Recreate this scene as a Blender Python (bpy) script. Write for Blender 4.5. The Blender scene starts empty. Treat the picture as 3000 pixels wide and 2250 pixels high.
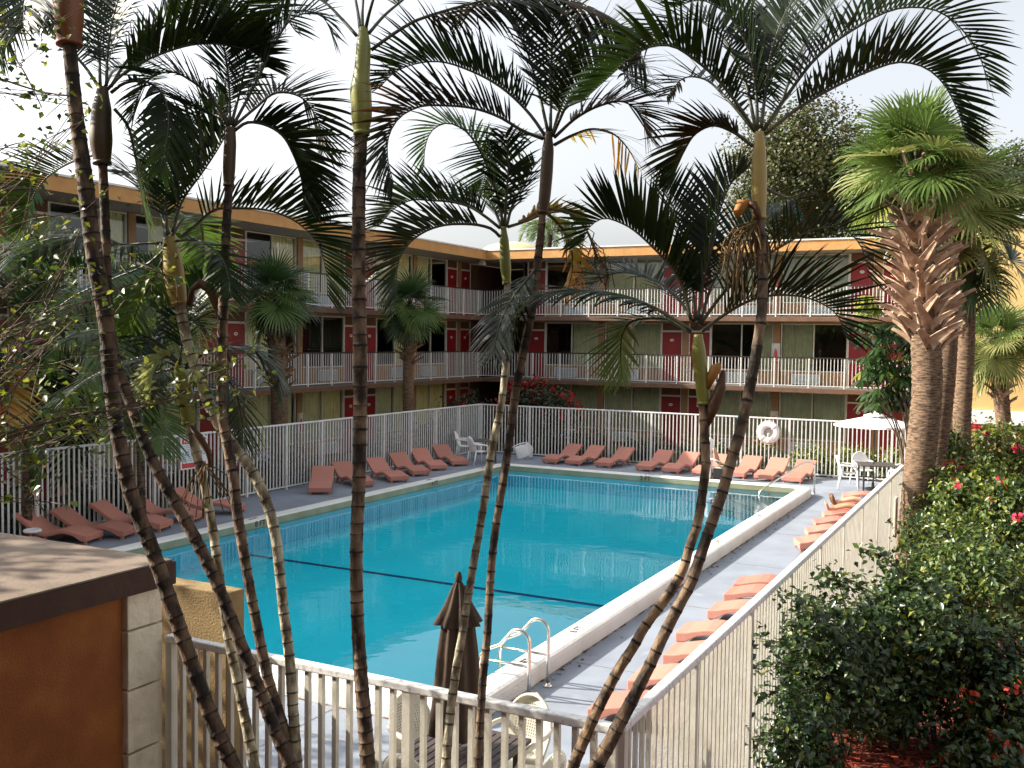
import bpy, math, random
import numpy as np
from mathutils import Vector as V, Matrix
R = random.Random(11)
NP = np.random.default_rng(5)
sc = bpy.context.scene
col = sc.collection
PI = math.pi
rad = math.radians

# ------------------------------------------------------------------ camera model
FPX = 2927.47; PT, RO, YA = rad(-2.5362), rad(-0.7706), rad(-27.4452)
CAM = V((0, 0, 3.9))
def ray(u, v):
    a = (u - 1500) / FPX; b = -(v - 1125) / FPX
    r = a * math.cos(RO) + b * math.sin(RO); w = -a * math.sin(RO) + b * math.cos(RO)
    cy = math.cos(PT) - w * math.sin(PT); z = math.sin(PT) + w * math.cos(PT)
    return V((r * math.cos(YA) + cy * math.sin(YA), -r * math.sin(YA) + cy * math.cos(YA), z))
K = 3000 / 2212
def at(x, y, d):                       # a survey point: sight line of the photograph at distance d
    return CAM + ray(x * K, y * K) * d
def px(n, d): return n * K / FPX * d   # a size seen in the photograph, in metres

# ------------------------------------------------------------------ objects
def tag(o, label=None, cat=None, group=None, kind=None):
    if label: o['label'] = label
    if cat: o['category'] = cat
    if group: o['group'] = group
    if kind: o['kind'] = kind
    return o
def thing(name, label, cat, loc=(0, 0, 0), rz=0.0, group=None):
    o = bpy.data.objects.new(name, None); col.objects.link(o)
    o.location = loc; o.rotation_euler = (0, 0, rz); o.empty_display_size = .2
    return tag(o, label, cat, group)
def link_mesh(name, me, mats, parent=None):
    o = bpy.data.objects.new(name, me); col.objects.link(o)
    for m in (mats if isinstance(mats, (list, tuple)) else [mats]): me.materials.append(m)
    if parent: o.parent = parent
    return o
def copy_tree(o, parent=None):
    c = o.copy(); col.objects.link(c)
    if parent: c.parent = parent
    for ch in o.children: copy_tree(ch, c)
    return c

class MB:
    def __init__(s): s.v = []; s.f = []; s.m = []; s.a = []; s.cur = 0; s.smooth = []
    def add(s, vs, fs, attr=None, smooth=False):
        b = len(s.v); s.v += [tuple(x) for x in vs]
        s.f += [tuple(b + i for i in f) for f in fs]
        s.m += [s.cur] * len(fs); s.smooth += [smooth] * len(fs)
        s.a += list(attr) if attr is not None else [0.0] * len(vs)
        return s
    def box(s, x0, x1, y0, y1, z0, z1):
        x0, x1 = min(x0, x1), max(x0, x1); y0, y1 = min(y0, y1), max(y0, y1); z0, z1 = min(z0, z1), max(z0, z1)
        vs = [(x, y, z) for z in (z0, z1) for y in (y0, y1) for x in (x0, x1)]
        return s.add(vs, [(0, 2, 3, 1), (4, 5, 7, 6), (0, 1, 5, 4), (2, 6, 7, 3), (0, 4, 6, 2), (1, 3, 7, 5)])
    def obox(s, c, ax, ay, az):          # box from a centre and three half-axis vectors
        c, ax, ay, az = V(c), V(ax), V(ay), V(az)
        vs = [c + ax * i + ay * j + az * k for k in (-1, 1) for j in (-1, 1) for i in (-1, 1)]
        return s.add(vs, [(0, 2, 3, 1), (4, 5, 7, 6), (0, 1, 5, 4), (2, 6, 7, 3), (0, 4, 6, 2), (1, 3, 7, 5)])
    def bar(s, p, q, w, h=None, up=(0, 0, 1)):
        p, q = V(p), V(q); d = (q - p); L = d.length; d.normalize(); h = h or w
        u = V(up)
        if abs(d.dot(u)) > .98: u = V((1, 0, 0))
        x = d.cross(u).normalized(); z = x.cross(d)
        return s.obox((p + q) / 2, x * w / 2, d * L / 2, z * h / 2)
    def tube(s, pts, rs, n=8, cap=True, attr=None):
        pts = [V(p) for p in pts]
        if not isinstance(rs, (list, tuple)): rs = [rs] * len(pts)
        vs = []; fs = []; at_ = []; prev = None
        for i, p in enumerate(pts):
            t = (pts[min(i + 1, len(pts) - 1)] - pts[max(i - 1, 0)])
            t = t.normalized() if t.length > 1e-9 else V((0, 0, 1))
            if prev is None:
                x = t.cross(V((.31, .95, .05))).normalized()
            else:
                x = (prev - t * prev.dot(t)).normalized()
            prev = x; y = t.cross(x)
            for k in range(n):
                a = 2 * PI * k / n
                vs.append(p + (x * math.cos(a) + y * math.sin(a)) * rs[i])
                at_.append(attr[i] if attr else 0.0)
        for i in range(len(pts) - 1):
            for k in range(n):
                k2 = (k + 1) % n
                fs.append((i * n + k, i * n + k2, (i + 1) * n + k2, (i + 1) * n + k))
        if cap:
            fs.append(tuple(reversed(range(n)))); fs.append(tuple((len(pts) - 1) * n + k for k in range(n)))
        return s.add(vs, fs, at_, True)
    def lathe(s, c, prof, n=24, fold=0, amp=0.0):
        c = V(c); vs = []; fs = []
        for r, z in prof:
            for k in range(n):
                a = 2 * PI * k / n
                rr = r * (1 + amp * math.cos(fold * a)) if fold else r
                vs.append(c + V((rr * math.cos(a), rr * math.sin(a), z)))
        for i in range(len(prof) - 1):
            for k in range(n):
                k2 = (k + 1) % n
                fs.append((i * n + k, i * n + k2, (i + 1) * n + k2, (i + 1) * n + k))
        return s.add(vs, fs, None, True)
    def grid(s, rows, smooth=True):      # rows of points to a sheet
        n = len(rows[0]); vs = [p for r in rows for p in r]
        fs = [(i * n + j, i * n + j + 1, (i + 1) * n + j + 1, (i + 1) * n + j) for i in range(len(rows) - 1) for j in range(n - 1)]
        return s.add(vs, fs, None, smooth)
    def build(s, name, mats, parent=None, rel=(0, 0, 0), bevel=0, solid=0, attr=False):
        me = bpy.data.meshes.new(name)
        rx, ry, rz = rel
        me.from_pydata([(x - rx, y - ry, z - rz) for x, y, z in s.v], [], s.f)
        me.polygons.foreach_set('material_index', s.m)
        me.polygons.foreach_set('use_smooth', s.smooth)
        if attr:
            A = me.attributes.new('ring', 'FLOAT', 'POINT'); A.data.foreach_set('value', s.a)
        me.update()
        o = link_mesh(name, me, mats, parent)
        if solid:
            md = o.modifiers.new('s', 'SOLIDIFY'); md.thickness = solid; md.offset = 0
        if bevel:
            md = o.modifiers.new('b', 'BEVEL'); md.width = bevel; md.segments = 2; md.limit_method = 'ANGLE'
        return o

# ------------------------------------------------------------------ materials
def mat(name, c1, c2=None, scale=6., rough=.6, bump=0., bscale=None, metal=0., detail=5., lo=.35, hi=.65, spec=.5, trans=0., stretch=(1, 1, 1), third=None):
    m = bpy.data.materials.new(name); m.use_nodes = True
    nt = m.node_tree; N = nt.nodes; L = nt.links
    b = N['Principled BSDF']; out = N['Material Output']
    b.inputs['Roughness'].default_value = rough; b.inputs['Metallic'].default_value = metal
    b.inputs['Specular IOR Level'].default_value = spec
    b.inputs['Base Color'].default_value = (*c1, 1)
    tc = N.new('ShaderNodeTexCoord'); mp = N.new('ShaderNodeMapping'); mp.inputs['Scale'].default_value = stretch
    L.new(tc.outputs['Object'], mp.inputs['Vector'])
    colsock = None
    if c2:
        nz = N.new('ShaderNodeTexNoise'); nz.inputs['Scale'].default_value = scale; nz.inputs['Detail'].default_value = detail
        L.new(mp.outputs['Vector'], nz.inputs['Vector'])
        rp = N.new('ShaderNodeValToRGB'); rp.color_ramp.elements[0].position = lo; rp.color_ramp.elements[1].position = hi
        rp.color_ramp.elements[0].color = (*c1, 1); rp.color_ramp.elements[1].color = (*c2, 1)
        if third:
            e = rp.color_ramp.elements.new(hi + .12); e.color = (*third, 1)
        L.new(nz.outputs['Fac'], rp.inputs['Fac']); L.new(rp.outputs['Color'], b.inputs['Base Color']); colsock = rp.outputs['Color']
    if bump:
        nb = N.new('ShaderNodeTexNoise'); nb.inputs['Scale'].default_value = bscale or scale * 4; nb.inputs['Detail'].default_value = 4
        L.new(mp.outputs['Vector'], nb.inputs['Vector'])
        bp = N.new('ShaderNodeBump'); bp.inputs['Strength'].default_value = bump; bp.inputs['Distance'].default_value = .02
        L.new(nb.outputs['Fac'], bp.inputs['Height']); L.new(bp.outputs['Normal'], b.inputs['Normal'])
    if trans:
        tr = N.new('ShaderNodeBsdfTranslucent'); mx = N.new('ShaderNodeMixShader'); mx.inputs[0].default_value = trans
        if colsock: L.new(colsock, tr.inputs['Color'])
        else: tr.inputs['Color'].default_value = (*c1, 1)
        g = N.new('ShaderNodeHueSaturation'); g.inputs['Value'].default_value = 1.6; g.inputs['Saturation'].default_value = 1.1
        if colsock: L.new(colsock, g.inputs['Color'])
        else: g.inputs['Color'].default_value = (*c1, 1)
        L.new(g.outputs['Color'], tr.inputs['Color'])
        L.new(b.outputs['BSDF'], mx.inputs[1]); L.new(tr.outputs['BSDF'], mx.inputs[2]); L.new(mx.outputs['Shader'], out.inputs['Surface'])
    return m
def trunkmat(name, c1, c2, ringc, spacing):
    m = mat(name, c1, c2, 13, .85, .6, 45, lo=.40, hi=.60, stretch=(1, 1, .5), detail=7.)
    nt = m.node_tree; N = nt.nodes; L = nt.links; b = N['Principled BSDF']
    src = b.inputs['Base Color'].links[0].from_socket
    a = N.new('ShaderNodeAttribute'); a.attribute_name = 'ring'
    rp = N.new('ShaderNodeValToRGB'); rp.color_ramp.elements[0].position = .45; rp.color_ramp.elements[1].position = .95
    rp.color_ramp.elements[0].color = (0, 0, 0, 1); rp.color_ramp.elements[1].color = (1, 1, 1, 1)
    nz = N.new('ShaderNodeTexNoise'); nz.inputs['Scale'].default_value = 14
    tc = N.new('ShaderNodeTexCoord'); L.new(tc.outputs['Object'], nz.inputs['Vector'])
    ad = N.new('ShaderNodeMath'); ad.operation = 'MULTIPLY_ADD'; ad.inputs[1].default_value = 1.5; L.new(nz.outputs['Fac'], ad.inputs[0])
    L.new(a.outputs['Fac'], ad.inputs[2])
    sb = N.new('ShaderNodeMath'); sb.operation = 'SUBTRACT'; sb.inputs[1].default_value = .72; L.new(ad.outputs[0], sb.inputs[0])
    L.new(sb.outputs[0], rp.inputs['Fac'])
    mx = N.new('ShaderNodeMix'); mx.data_type = 'RGBA'; mx.inputs['B'].default_value = (*ringc, 1)
    L.new(rp.outputs['Color'], mx.inputs['Factor']); L.new(src, mx.inputs['A']); L.new(mx.outputs['Result'], b.inputs['Base Color'])
    return m
M = {}
M['white'] = mat('white_paint', (0.702, 0.711, 0.72), (0.63, 0.63, 0.621), 5, .45)
M['white_metal'] = mat('white_fence_paint', (0.666, 0.675, 0.684), (0.576, 0.567, 0.54), 7, .4, lo=.4, hi=.75)
M['cream_metal'] = mat('cream_fence_paint', (0.6232, 0.5986, 0.5248), (0.5084, 0.4756, 0.3854), 6, .45, .15, 60, lo=.4, hi=.75, third=(0.369, 0.328, 0.246))
M['chalk_rail'] = mat('chalky_rail_paint', (.80, .80, .78), (.52, .52, .50), 26, .6, lo=.5, hi=.66)
M['dark_rail'] = mat('dark_handrail', (.03, .022, .02), None, rough=.4)
M['orange'] = mat('orange_stucco', (0.528, 0.288, 0.104), (0.464, 0.24, 0.088), 3, .9, .25, 60)
M['tan'] = mat('tan_stucco', (.32, .195, .105), (.27, .16, .085), 3, .9, .2, 60)
M['yellow'] = mat('yellow_stucco', (0.594, 0.423, 0.171), (0.522, 0.36, 0.135), 2, .9, .25, 50)
M['soffit'] = mat('soffit_paint', (0.44, 0.4, 0.352), (0.384, 0.344, 0.304), 3, .8)
M['brown'] = mat('brown_fascia', (.12, .06, .035), (.16, .085, .05), 4, .7, .2)
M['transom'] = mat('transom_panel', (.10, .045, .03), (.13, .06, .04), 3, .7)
M['red'] = mat('red_door_paint', (.24, .009, .012), (.20, .007, .010), 2, .45)
M['frame'] = mat('aluminium_frame', (.55, .54, .50), None, rough=.4)
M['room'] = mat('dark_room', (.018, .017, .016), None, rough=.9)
M['curtain'] = mat('green_curtain', (.66, .66, .42), (.54, .54, .33), 5, .9)
M['ac'] = mat('air_conditioner_paint', (.50, .56, .60), None, rough=.5)
M['grille'] = mat('grille', (.22, .26, .28), None, rough=.6)
M['concrete'] = mat('grey_concrete', (0.24, 0.24, 0.232), (0.192, 0.192, 0.184), 4, .85, .2)
M['deck'] = mat('painted_pool_deck', (0.2494, 0.2838, 0.344), (0.2064, 0.2365, 0.2881), 1.3, .7, .12, 70, lo=.38, hi=.62, third=(0.2881, 0.3225, 0.3827))
M['coping'] = mat('white_coping_paint', (0.7216, 0.7216, 0.704), (0.6336, 0.6248, 0.5808), 2.2, .6, .35, 30, lo=.45, hi=.75, third=(0.44, 0.396, 0.3168))
M['tile'] = mat('stained_tile_band', (0.288, 0.304, 0.216), (0.216, 0.216, 0.12), 2.5, .35, lo=.35, hi=.7)
M['basin'] = mat('turquoise_pool_paint', (.015, .80, .95), (.012, .74, .90), .8, .7)
M['navy'] = mat('navy_line', (.01, .03, .16), None, rough=.6)
M['black'] = mat('black_paint', (.02, .02, .02), None, rough=.5)
M['ground'] = mat('lawn_soil', (.06, .075, .03), (.09, .07, .04), 2, .95, .3)
M['mulch'] = mat('red_mulch', (0.24, 0.044, 0.02), (0.096, 0.02, 0.012), 22, .95, 1., 40, lo=.35, hi=.62)
M['wicker'] = None
M['steel'] = mat('stainless_steel', (.75, .72, .66), None, rough=.22, metal=1.)
M['plastic'] = mat('white_resin', (.80, .80, .80), None, rough=.35)
M['ivory'] = mat('ivory_resin', (.70, .66, .55), (.64, .60, .48), 4, .45)
M['dark_wood'] = mat('dark_slat', (.055, .04, .037), (.085, .065, .06), 8, .55, .2, stretch=(1, 8, 1))
M['table'] = mat('dark_table', (.06, .055, .05), None, rough=.45)
M['canvas_brown'] = mat('brown_canvas', (.060, .036, .022), (.045, .027, .017), 5, .9, .2)
M['canvas_white'] = mat('white_canvas', (.78, .77, .76), (.72, .70, .69), 4, .85)
M['hut_roof'] = mat('tan_roof_coat', (0.2, 0.152, 0.116), (0.144, 0.104, 0.076), 3, .9, .3, 40, third=(0.264, 0.208, 0.16))
M['hut_trim'] = mat('dark_brown_trim', (.045, .018, .012), (.06, .026, .016), 5, .8, .3)
M['hut_wall'] = mat('orange_brown_stucco', (.34, .115, .025), (.23, .07, .016), 3, .9, .5, 70)
M['pillar'] = mat('flaking_white_stone', (.80, .73, .57), (.66, .59, .44), 6, .85, 1., 9)
M['ochre'] = mat('ochre_wall', (0.272, 0.188, 0.08), (0.2, 0.132, 0.052), 3, .9, .4, 50, third=(0.144, 0.096, 0.04))
M['skin'] = mat('skin', (.56, .33, .22), None, rough=.5)
M['skin_dark'] = mat('tanned_skin', (.48, .26, .16), None, rough=.5)
M['shoe'] = mat('tan_leather', (.22, .10, .04), (.16, .07, .03), 20, .6)
M['cloth'] = mat('blue_cloth', (.06, .09, .16), None, rough=.9)
M['hair'] = mat('dark_hair', (.03, .02, .015), None, rough=.7)
M['sign_white'] = mat('sign_white', (.74, .77, .80), None, rough=.4)
M['sign_red'] = mat('sign_red', (.55, .04, .05), None, rough=.4)
M['sign_blue'] = mat('sign_teal', (.05, .22, .30), None, rough=.4)
M['sign_grey'] = mat('sign_small_print', (.28, .36, .44), None, rough=.5)
M['ext_red'] = mat('extinguisher_red', (.5, .03, .02), None, rough=.35)
# plants
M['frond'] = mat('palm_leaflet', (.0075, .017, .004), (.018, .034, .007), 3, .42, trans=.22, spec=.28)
M['frond_b'] = mat('pale_palm_leaflet', (0.048, 0.088, 0.016), (0.072, 0.12, 0.024), 3, .4, trans=.35)
M['frond_o'] = mat('dying_palm_leaflet', (.36, .12, .015), (.28, .22, .03), 3, .6, trans=.4)
M['frond_y'] = mat('yellowing_palm_leaflet', (.24, .22, .02), (.30, .17, .02), 3, .5, trans=.4)
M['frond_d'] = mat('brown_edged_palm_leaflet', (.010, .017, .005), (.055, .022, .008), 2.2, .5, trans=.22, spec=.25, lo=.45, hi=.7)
M['petiole'] = mat('palm_petiole', (0.068, 0.068, 0.028), (0.048, 0.04, 0.02), 5, .5)
M['shaft_g'] = mat('green_crownshaft', (0.192, 0.216, 0.04), (0.264, 0.24, 0.048), 4, .4, lo=.3, hi=.7, stretch=(1, 1, .2))
M['shaft_y'] = mat('yellow_crownshaft', (0.32, 0.216, 0.048), (0.4, 0.288, 0.08), 4, .45, lo=.3, hi=.7, stretch=(1, 1, .2), third=(0.2, 0.08, 0.024))
M['shaft_o'] = mat('rust_crownshaft', (0.272, 0.08, 0.02), (0.16, 0.056, 0.024), 3, .5, stretch=(1, 1, .2))
M['shaft_d'] = mat('dark_crownshaft', (0.06, 0.052, 0.016), (0.088, 0.048, 0.02), 4, .5, stretch=(1, 1, .2))
M['spathe'] = mat('dry_spathe', (.42, .19, .03), (.22, .08, .02), 5, .7, .3)
M['spathe_d'] = mat('dark_dry_spathe', (.07, .035, .018), (.13, .06, .025), 6, .7, .3)
M['flowerstalk'] = mat('dry_flower_stalk', (.16, .095, .03), None, rough=.8)
M['trunk'] = trunkmat('ringed_palm_trunk', (.34, .23, .13), (.045, .028, .017), (0.0128, 0.0096, 0.0072), .1)
M['trunk_p'] = trunkmat('pale_ringed_palm_trunk', (.50, .45, .31), (.13, .10, .06), (.05, .045, .03), .1)
M['trunk_d'] = trunkmat('dark_ringed_palm_trunk', (.15, .095, .058), (.020, .013, .009), (0.0096, 0.0072, 0.0056), .1)
M['trunk_m'] = trunkmat('weathered_ringed_palm_trunk', (.225, .15, .092), (.030, .020, .013), (.012, .009, .007), .1)
M['sabal_trunk'] = mat('sabal_trunk', (.27, .17, .10), (.045, .026, .016), 9, .9, 1., 30, stretch=(1, 1, 5))
M['boot'] = mat('sabal_boot', (.50, .35, .24), (.24, .135, .08), 5, .8, .3, 30, third=(.6, .46, .35))
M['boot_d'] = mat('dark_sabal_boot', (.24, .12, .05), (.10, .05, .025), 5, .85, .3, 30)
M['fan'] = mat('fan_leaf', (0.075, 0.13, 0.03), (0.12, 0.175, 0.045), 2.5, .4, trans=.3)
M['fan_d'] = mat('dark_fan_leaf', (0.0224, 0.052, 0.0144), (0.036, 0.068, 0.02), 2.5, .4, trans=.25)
M['fan_y'] = mat('pale_fan_leaf', (.20, .23, .07), (.27, .28, .10), 2.5, .5, trans=.35)
M['leaf_d'] = mat('dark_hedge_leaf', (0.016, 0.036, 0.0112), (0.036, 0.068, 0.0192), 6, .32, trans=.12)
M['leaf_m'] = mat('mid_hedge_leaf', (0.057, 0.0997, 0.019), (0.095, 0.133, 0.0285), 5, .4, trans=.2)
M['leaf_y'] = mat('yellow_green_leaf', (.16, .20, .03), (.26, .27, .05), 6, .45, trans=.3)
M['leaf_t'] = mat('olive_tree_leaf', (.045, .052, .014), (.085, .08, .022), .8, .6, trans=.15)
M['leaf_s'] = mat('umbrella_leaf', (.018, .042, .012), (.04, .08, .02), 3, .3, trans=.2)
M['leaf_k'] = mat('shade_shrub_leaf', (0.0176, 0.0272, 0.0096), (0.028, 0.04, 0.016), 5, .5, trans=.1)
M['flower_r'] = mat('red_bract', (.42, .012, .014), (.30, .008, .012), 8, .6, trans=.25)
M['flower_p'] = mat('pink_bract', (.62, .03, .10), (.50, .03, .05), 8, .6, trans=.25)
M['flower_o'] = mat('orange_red_bract', (.50, .07, .03), (.40, .035, .02), 8, .6, trans=.25)
M['bark'] = mat('shrub_bark', (.16, .11, .07), (.09, .06, .04), 12, .9, .4)
M['bark_l'] = mat('pale_twig', (.30, .24, .15), (.16, .11, .07), 12, .8)

def wicker():
    m = bpy.data.materials.new('salmon_wicker'); m.use_nodes = True
    nt = m.node_tree; N = nt.nodes; L = nt.links; b = N['Principled BSDF']; b.inputs['Roughness'].default_value = .6
    tc = N.new('ShaderNodeTexCoord')
    br = N.new('ShaderNodeTexBrick'); br.inputs['Scale'].default_value = 32; br.inputs['Mortar Size'].default_value = .02
    br.inputs['Color1'].default_value = (.57, .245, .185, 1); br.inputs['Color2'].default_value = (.51, .21, .16, 1); br.inputs['Mortar'].default_value = (.40, .15, .10, 1)
    mp = N.new('ShaderNodeMapping'); mp.inputs['Rotation'].default_value = (rad(35), rad(20), 0)
    L.new(tc.outputs['Object'], mp.inputs['Vector']); L.new(mp.outputs['Vector'], br.inputs['Vector'])
    nz = N.new('ShaderNodeTexNoise'); nz.inputs['Scale'].default_value = 3; L.new(tc.outputs['Object'], nz.inputs['Vector'])
    oi = N.new('ShaderNodeObjectInfo')
    hs = N.new('ShaderNodeHueSaturation'); ma = N.new('ShaderNodeMapRange'); ma.inputs['To Min'].default_value = .85; ma.inputs['To Max'].default_value = 1.12
    L.new(oi.outputs['Random'], ma.inputs['Value']); L.new(ma.outputs['Result'], hs.inputs['Value'])
    L.new(br.outputs['Color'], hs.inputs['Color']); L.new(hs.outputs['Color'], b.inputs['Base Color'])
    bp = N.new('ShaderNodeBump'); bp.inputs['Strength'].default_value = .4; bp.inputs['Distance'].default_value = .006
    L.new(br.outputs['Fac'], bp.inputs['Height']); bp.invert = True; L.new(bp.outputs['Normal'], b.inputs['Normal'])
    return m
M['wicker'] = wicker()
def glass():
    m = bpy.data.materials.new('window_glass'); m.use_nodes = True
    nt = m.node_tree; N = nt.nodes; L = nt.links; N.remove(N['Principled BSDF'])
    t = N.new('ShaderNodeBsdfTransparent'); t.inputs['Color'].default_value = (.96, .97, .95, 1)
    g = N.new('ShaderNodeBsdfGlossy'); g.inputs['Roughness'].default_value = .02
    fr = N.new('ShaderNodeFresnel'); fr.inputs['IOR'].default_value = 1.75
    mx = N.new('ShaderNodeMixShader'); L.new(fr.outputs[0], mx.inputs[0]); L.new(t.outputs[0], mx.inputs[1]); L.new(g.outputs[0], mx.inputs[2])
    L.new(mx.outputs[0], N['Material Output'].inputs['Surface']); return m
M['glass'] = glass()
def water():
    m = bpy.data.materials.new('pool_water'); m.use_nodes = True
    nt = m.node_tree; N = nt.nodes; L = nt.links; N.remove(N['Principled BSDF'])
    t = N.new('ShaderNodeBsdfRefraction'); t.inputs['Color'].default_value = (.80, .97, .98, 1); t.inputs['IOR'].default_value = 1.0; t.inputs['Roughness'].default_value = 0
    t2 = N.new('ShaderNodeBsdfTransparent'); t2.inputs['Color'].default_value = (.78, .96, .97, 1)
    g = N.new('ShaderNodeBsdfGlossy'); g.inputs['Roughness'].default_value = .015
    tc = N.new('ShaderNodeTexCoord')
    n1 = N.new('ShaderNodeTexNoise'); n1.inputs['Scale'].default_value = 3.2; n1.inputs['Detail'].default_value = 2.5; n1.inputs['Roughness'].default_value = .45
    L.new(tc.outputs['Object'], n1.inputs['Vector'])
    bp = N.new('ShaderNodeBump'); bp.inputs['Strength'].default_value = .07; bp.inputs['Distance'].default_value = .03
    L.new(n1.outputs['Fac'], bp.inputs['Height']); L.new(bp.outputs['Normal'], g.inputs['Normal'])
    fr = N.new('ShaderNodeFresnel'); fr.inputs['IOR'].default_value = 1.33; L.new(bp.outputs['Normal'], fr.inputs['Normal'])
    mx = N.new('ShaderNodeMixShader'); L.new(fr.outputs[0], mx.inputs[0]); L.new(t2.outputs[0], mx.inputs[1]); L.new(g.outputs[0], mx.inputs[2])
    L.new(mx.outputs[0], N['Material Output'].inputs['Surface']); N.remove(t); return m
M['water'] = water()

# text as flat mesh
def text_mesh(name, txt, size, mat_, loc, rot, parent=None, rel=(0, 0, 0), align='CENTER'):
    cu = bpy.data.curves.new('t', 'FONT'); cu.body = txt; cu.size = size; cu.align_x = align; cu.align_y = 'CENTER'; cu.offset = size * .012; cu.extrude = .0015
    to = bpy.data.objects.new('t', cu); col.objects.link(to)
    bpy.context.view_layer.update()
    me = bpy.data.meshes.new_from_object(to.evaluated_get(bpy.context.evaluated_depsgraph_get()))
    bpy.data.objects.remove(to)
    mtx = Matrix.Translation(V(loc) - V(rel)) @ rot.to_4x4()
    me.transform(mtx); me.name = name
    return link_mesh(name, me, mat_, parent)
def basis(x, y):
    x, y = V(x).normalized(), V(y).normalized(); z = x.cross(y)
    return Matrix((x, y, z)).transposed()

# ================================================================== setting
def rr(x0, x1, y0, y1, r, n=6):         # rounded rectangle outline, anticlockwise
    pts = []
    for cx, cy, a0 in ((x1 - r, y1 - r, 0), (x0 + r, y1 - r, 90), (x0 + r, y0 + r, 180), (x1 - r, y0 + r, 270)):
        for i in range(n + 1):
            a = rad(a0 + 90 * i / n); pts.append((cx + r * math.cos(a), cy + r * math.sin(a)))
    return pts
def ring(mb, A, za, B, zb):
    n = len(A); vs = [(x, y, za) for x, y in A] + [(x, y, zb) for x, y in B]
    mb.add(vs, [(i, (i + 1) % n, n + (i + 1) % n, n + i) for i in range(n)])
PX0, PX1, PY0, PY1 = -14.05, -4.87, 8.4, 26.4
COP = .21; WZ = .05; FLOOR = -.42
g = MB(); g.add([(-400, -200, -.45), (400, -200, -.45), (400, 600, -.45), (-400, 600, -.45)], [(0, 1, 2, 3)])
tag(g.build('ground', M['ground']), kind='structure')
# pool deck: slab around the pool
outer = rr(PX0, PX1, PY0, PY1, .45, 6)
d = MB()
DX0, DX1, DY0, DY1 = -16.95, -1.95, 5.2, 30.1
big = []
for x, y in outer:
    cx, cy = (DX0 + DX1) / 2, (DY0 + DY1) / 2
    dx, dy = x - (PX0 + PX1) / 2, y - (PY0 + PY1) / 2
    sx = ((DX1 - DX0) / 2) / max(abs(dx), 1e-6); sy = ((DY1 - DY0) / 2) / max(abs(dy), 1e-6)
    big.append((cx + max(-1, min(1, dx / ((PX1 - PX0) / 2 - .14))) * (DX1 - DX0) / 2, cy + max(-1, min(1, dy / ((PY1 - PY0) / 2 - .14))) * (DY1 - DY0) / 2))
ring(d, outer, 0, big, 0); ring(d, big, 0, big, -.44)
tag(d.build('pool_deck', M['deck']), kind='structure')
# control joints cut in the deck
j = MB()
for y in (6.6, 7.7): j.box(-16.8, -2.1, y - .012, y + .012, .001, .004)
for x in (-12, -9, -6.4): j.box(x - .012, x + .012, 5.4, 8.35, .001, .004)
for y in (11, 14.2, 17.4, 20.6, 23.8, 27): j.box(-4.8, -2.1, y - .008, y + .008, .001, .004)
for y in (27.3,): j.box(-16.6, -4.9, y - .01, y + .01, .001, .004)
for y in (10, 13.2, 16.4, 19.6, 22.8, 25.6): j.box(-16.6, -14.1, y - .01, y + .01, .001, .004)
jo = j.build('deck_joint', M['concrete']); tag(jo, kind='structure')
# coping: raised rounded kerb
c = MB()
W = .34
o0 = outer; o1 = rr(PX0 + .012, PX1 - .012, PY0 + .012, PY1 - .012, .44, 6); o2 = rr(PX0 + .05, PX1 - .05, PY0 + .05, PY1 - .05, .40, 6)
i1 = rr(PX0 + W - .03, PX1 - W + .03, PY0 + W - .03, PY1 - W + .03, .16, 6); i2 = rr(PX0 + W, PX1 - W, PY0 + W, PY1 - W, .13, 6)
ring(c, o0, -.02, o0, COP - .06); ring(c, o0, COP - .06, o1, COP - .018); ring(c, o1, COP - .018, o2, COP); ring(c, o2, COP, i1, COP); ring(c, i1, COP, i2, COP - .03)
cp = c.build('pool_coping', M['coping']); tag(cp, kind='structure')
for p in cp.data.polygons: p.use_smooth = False
# dirt line where coping meets deck
dl = MB(); oo = rr(PX0 - .03, PX1 + .03, PY0 - .03, PY1 + .03, .47, 6); ring(dl, rr(PX0 - .001, PX1 + .001, PY0 - .001, PY1 + .001, .45, 6), .004, oo, .003)
M['dirt'] = mat('dirt_line', (.30, .31, .33), (.09, .05, .03), 5, .95, lo=.42, hi=.56)
tag(dl.build('dirt_line', M['dirt']), kind='structure')
t = MB(); i3 = rr(PX0 + W, PX1 - W, PY0 + W, PY1 - W, .13, 6)
ring(t, i2, COP - .03, i3, WZ - .03)
tag(t.build('tile_band', M['tile']), kind='structure')
b = MB(); ring(b, i3, WZ - .03, i3, FLOOR); b.add([(x, y, FLOOR) for x, y in i3], [tuple(range(len(i3)))])
tag(b.build('pool_basin', M['basin']), kind='structure')
w = MB(); w.add([(x, y, WZ) for x, y in i3], [tuple(range(len(i3)))])
tag(w.build('water', M['water']), kind='structure')
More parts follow.
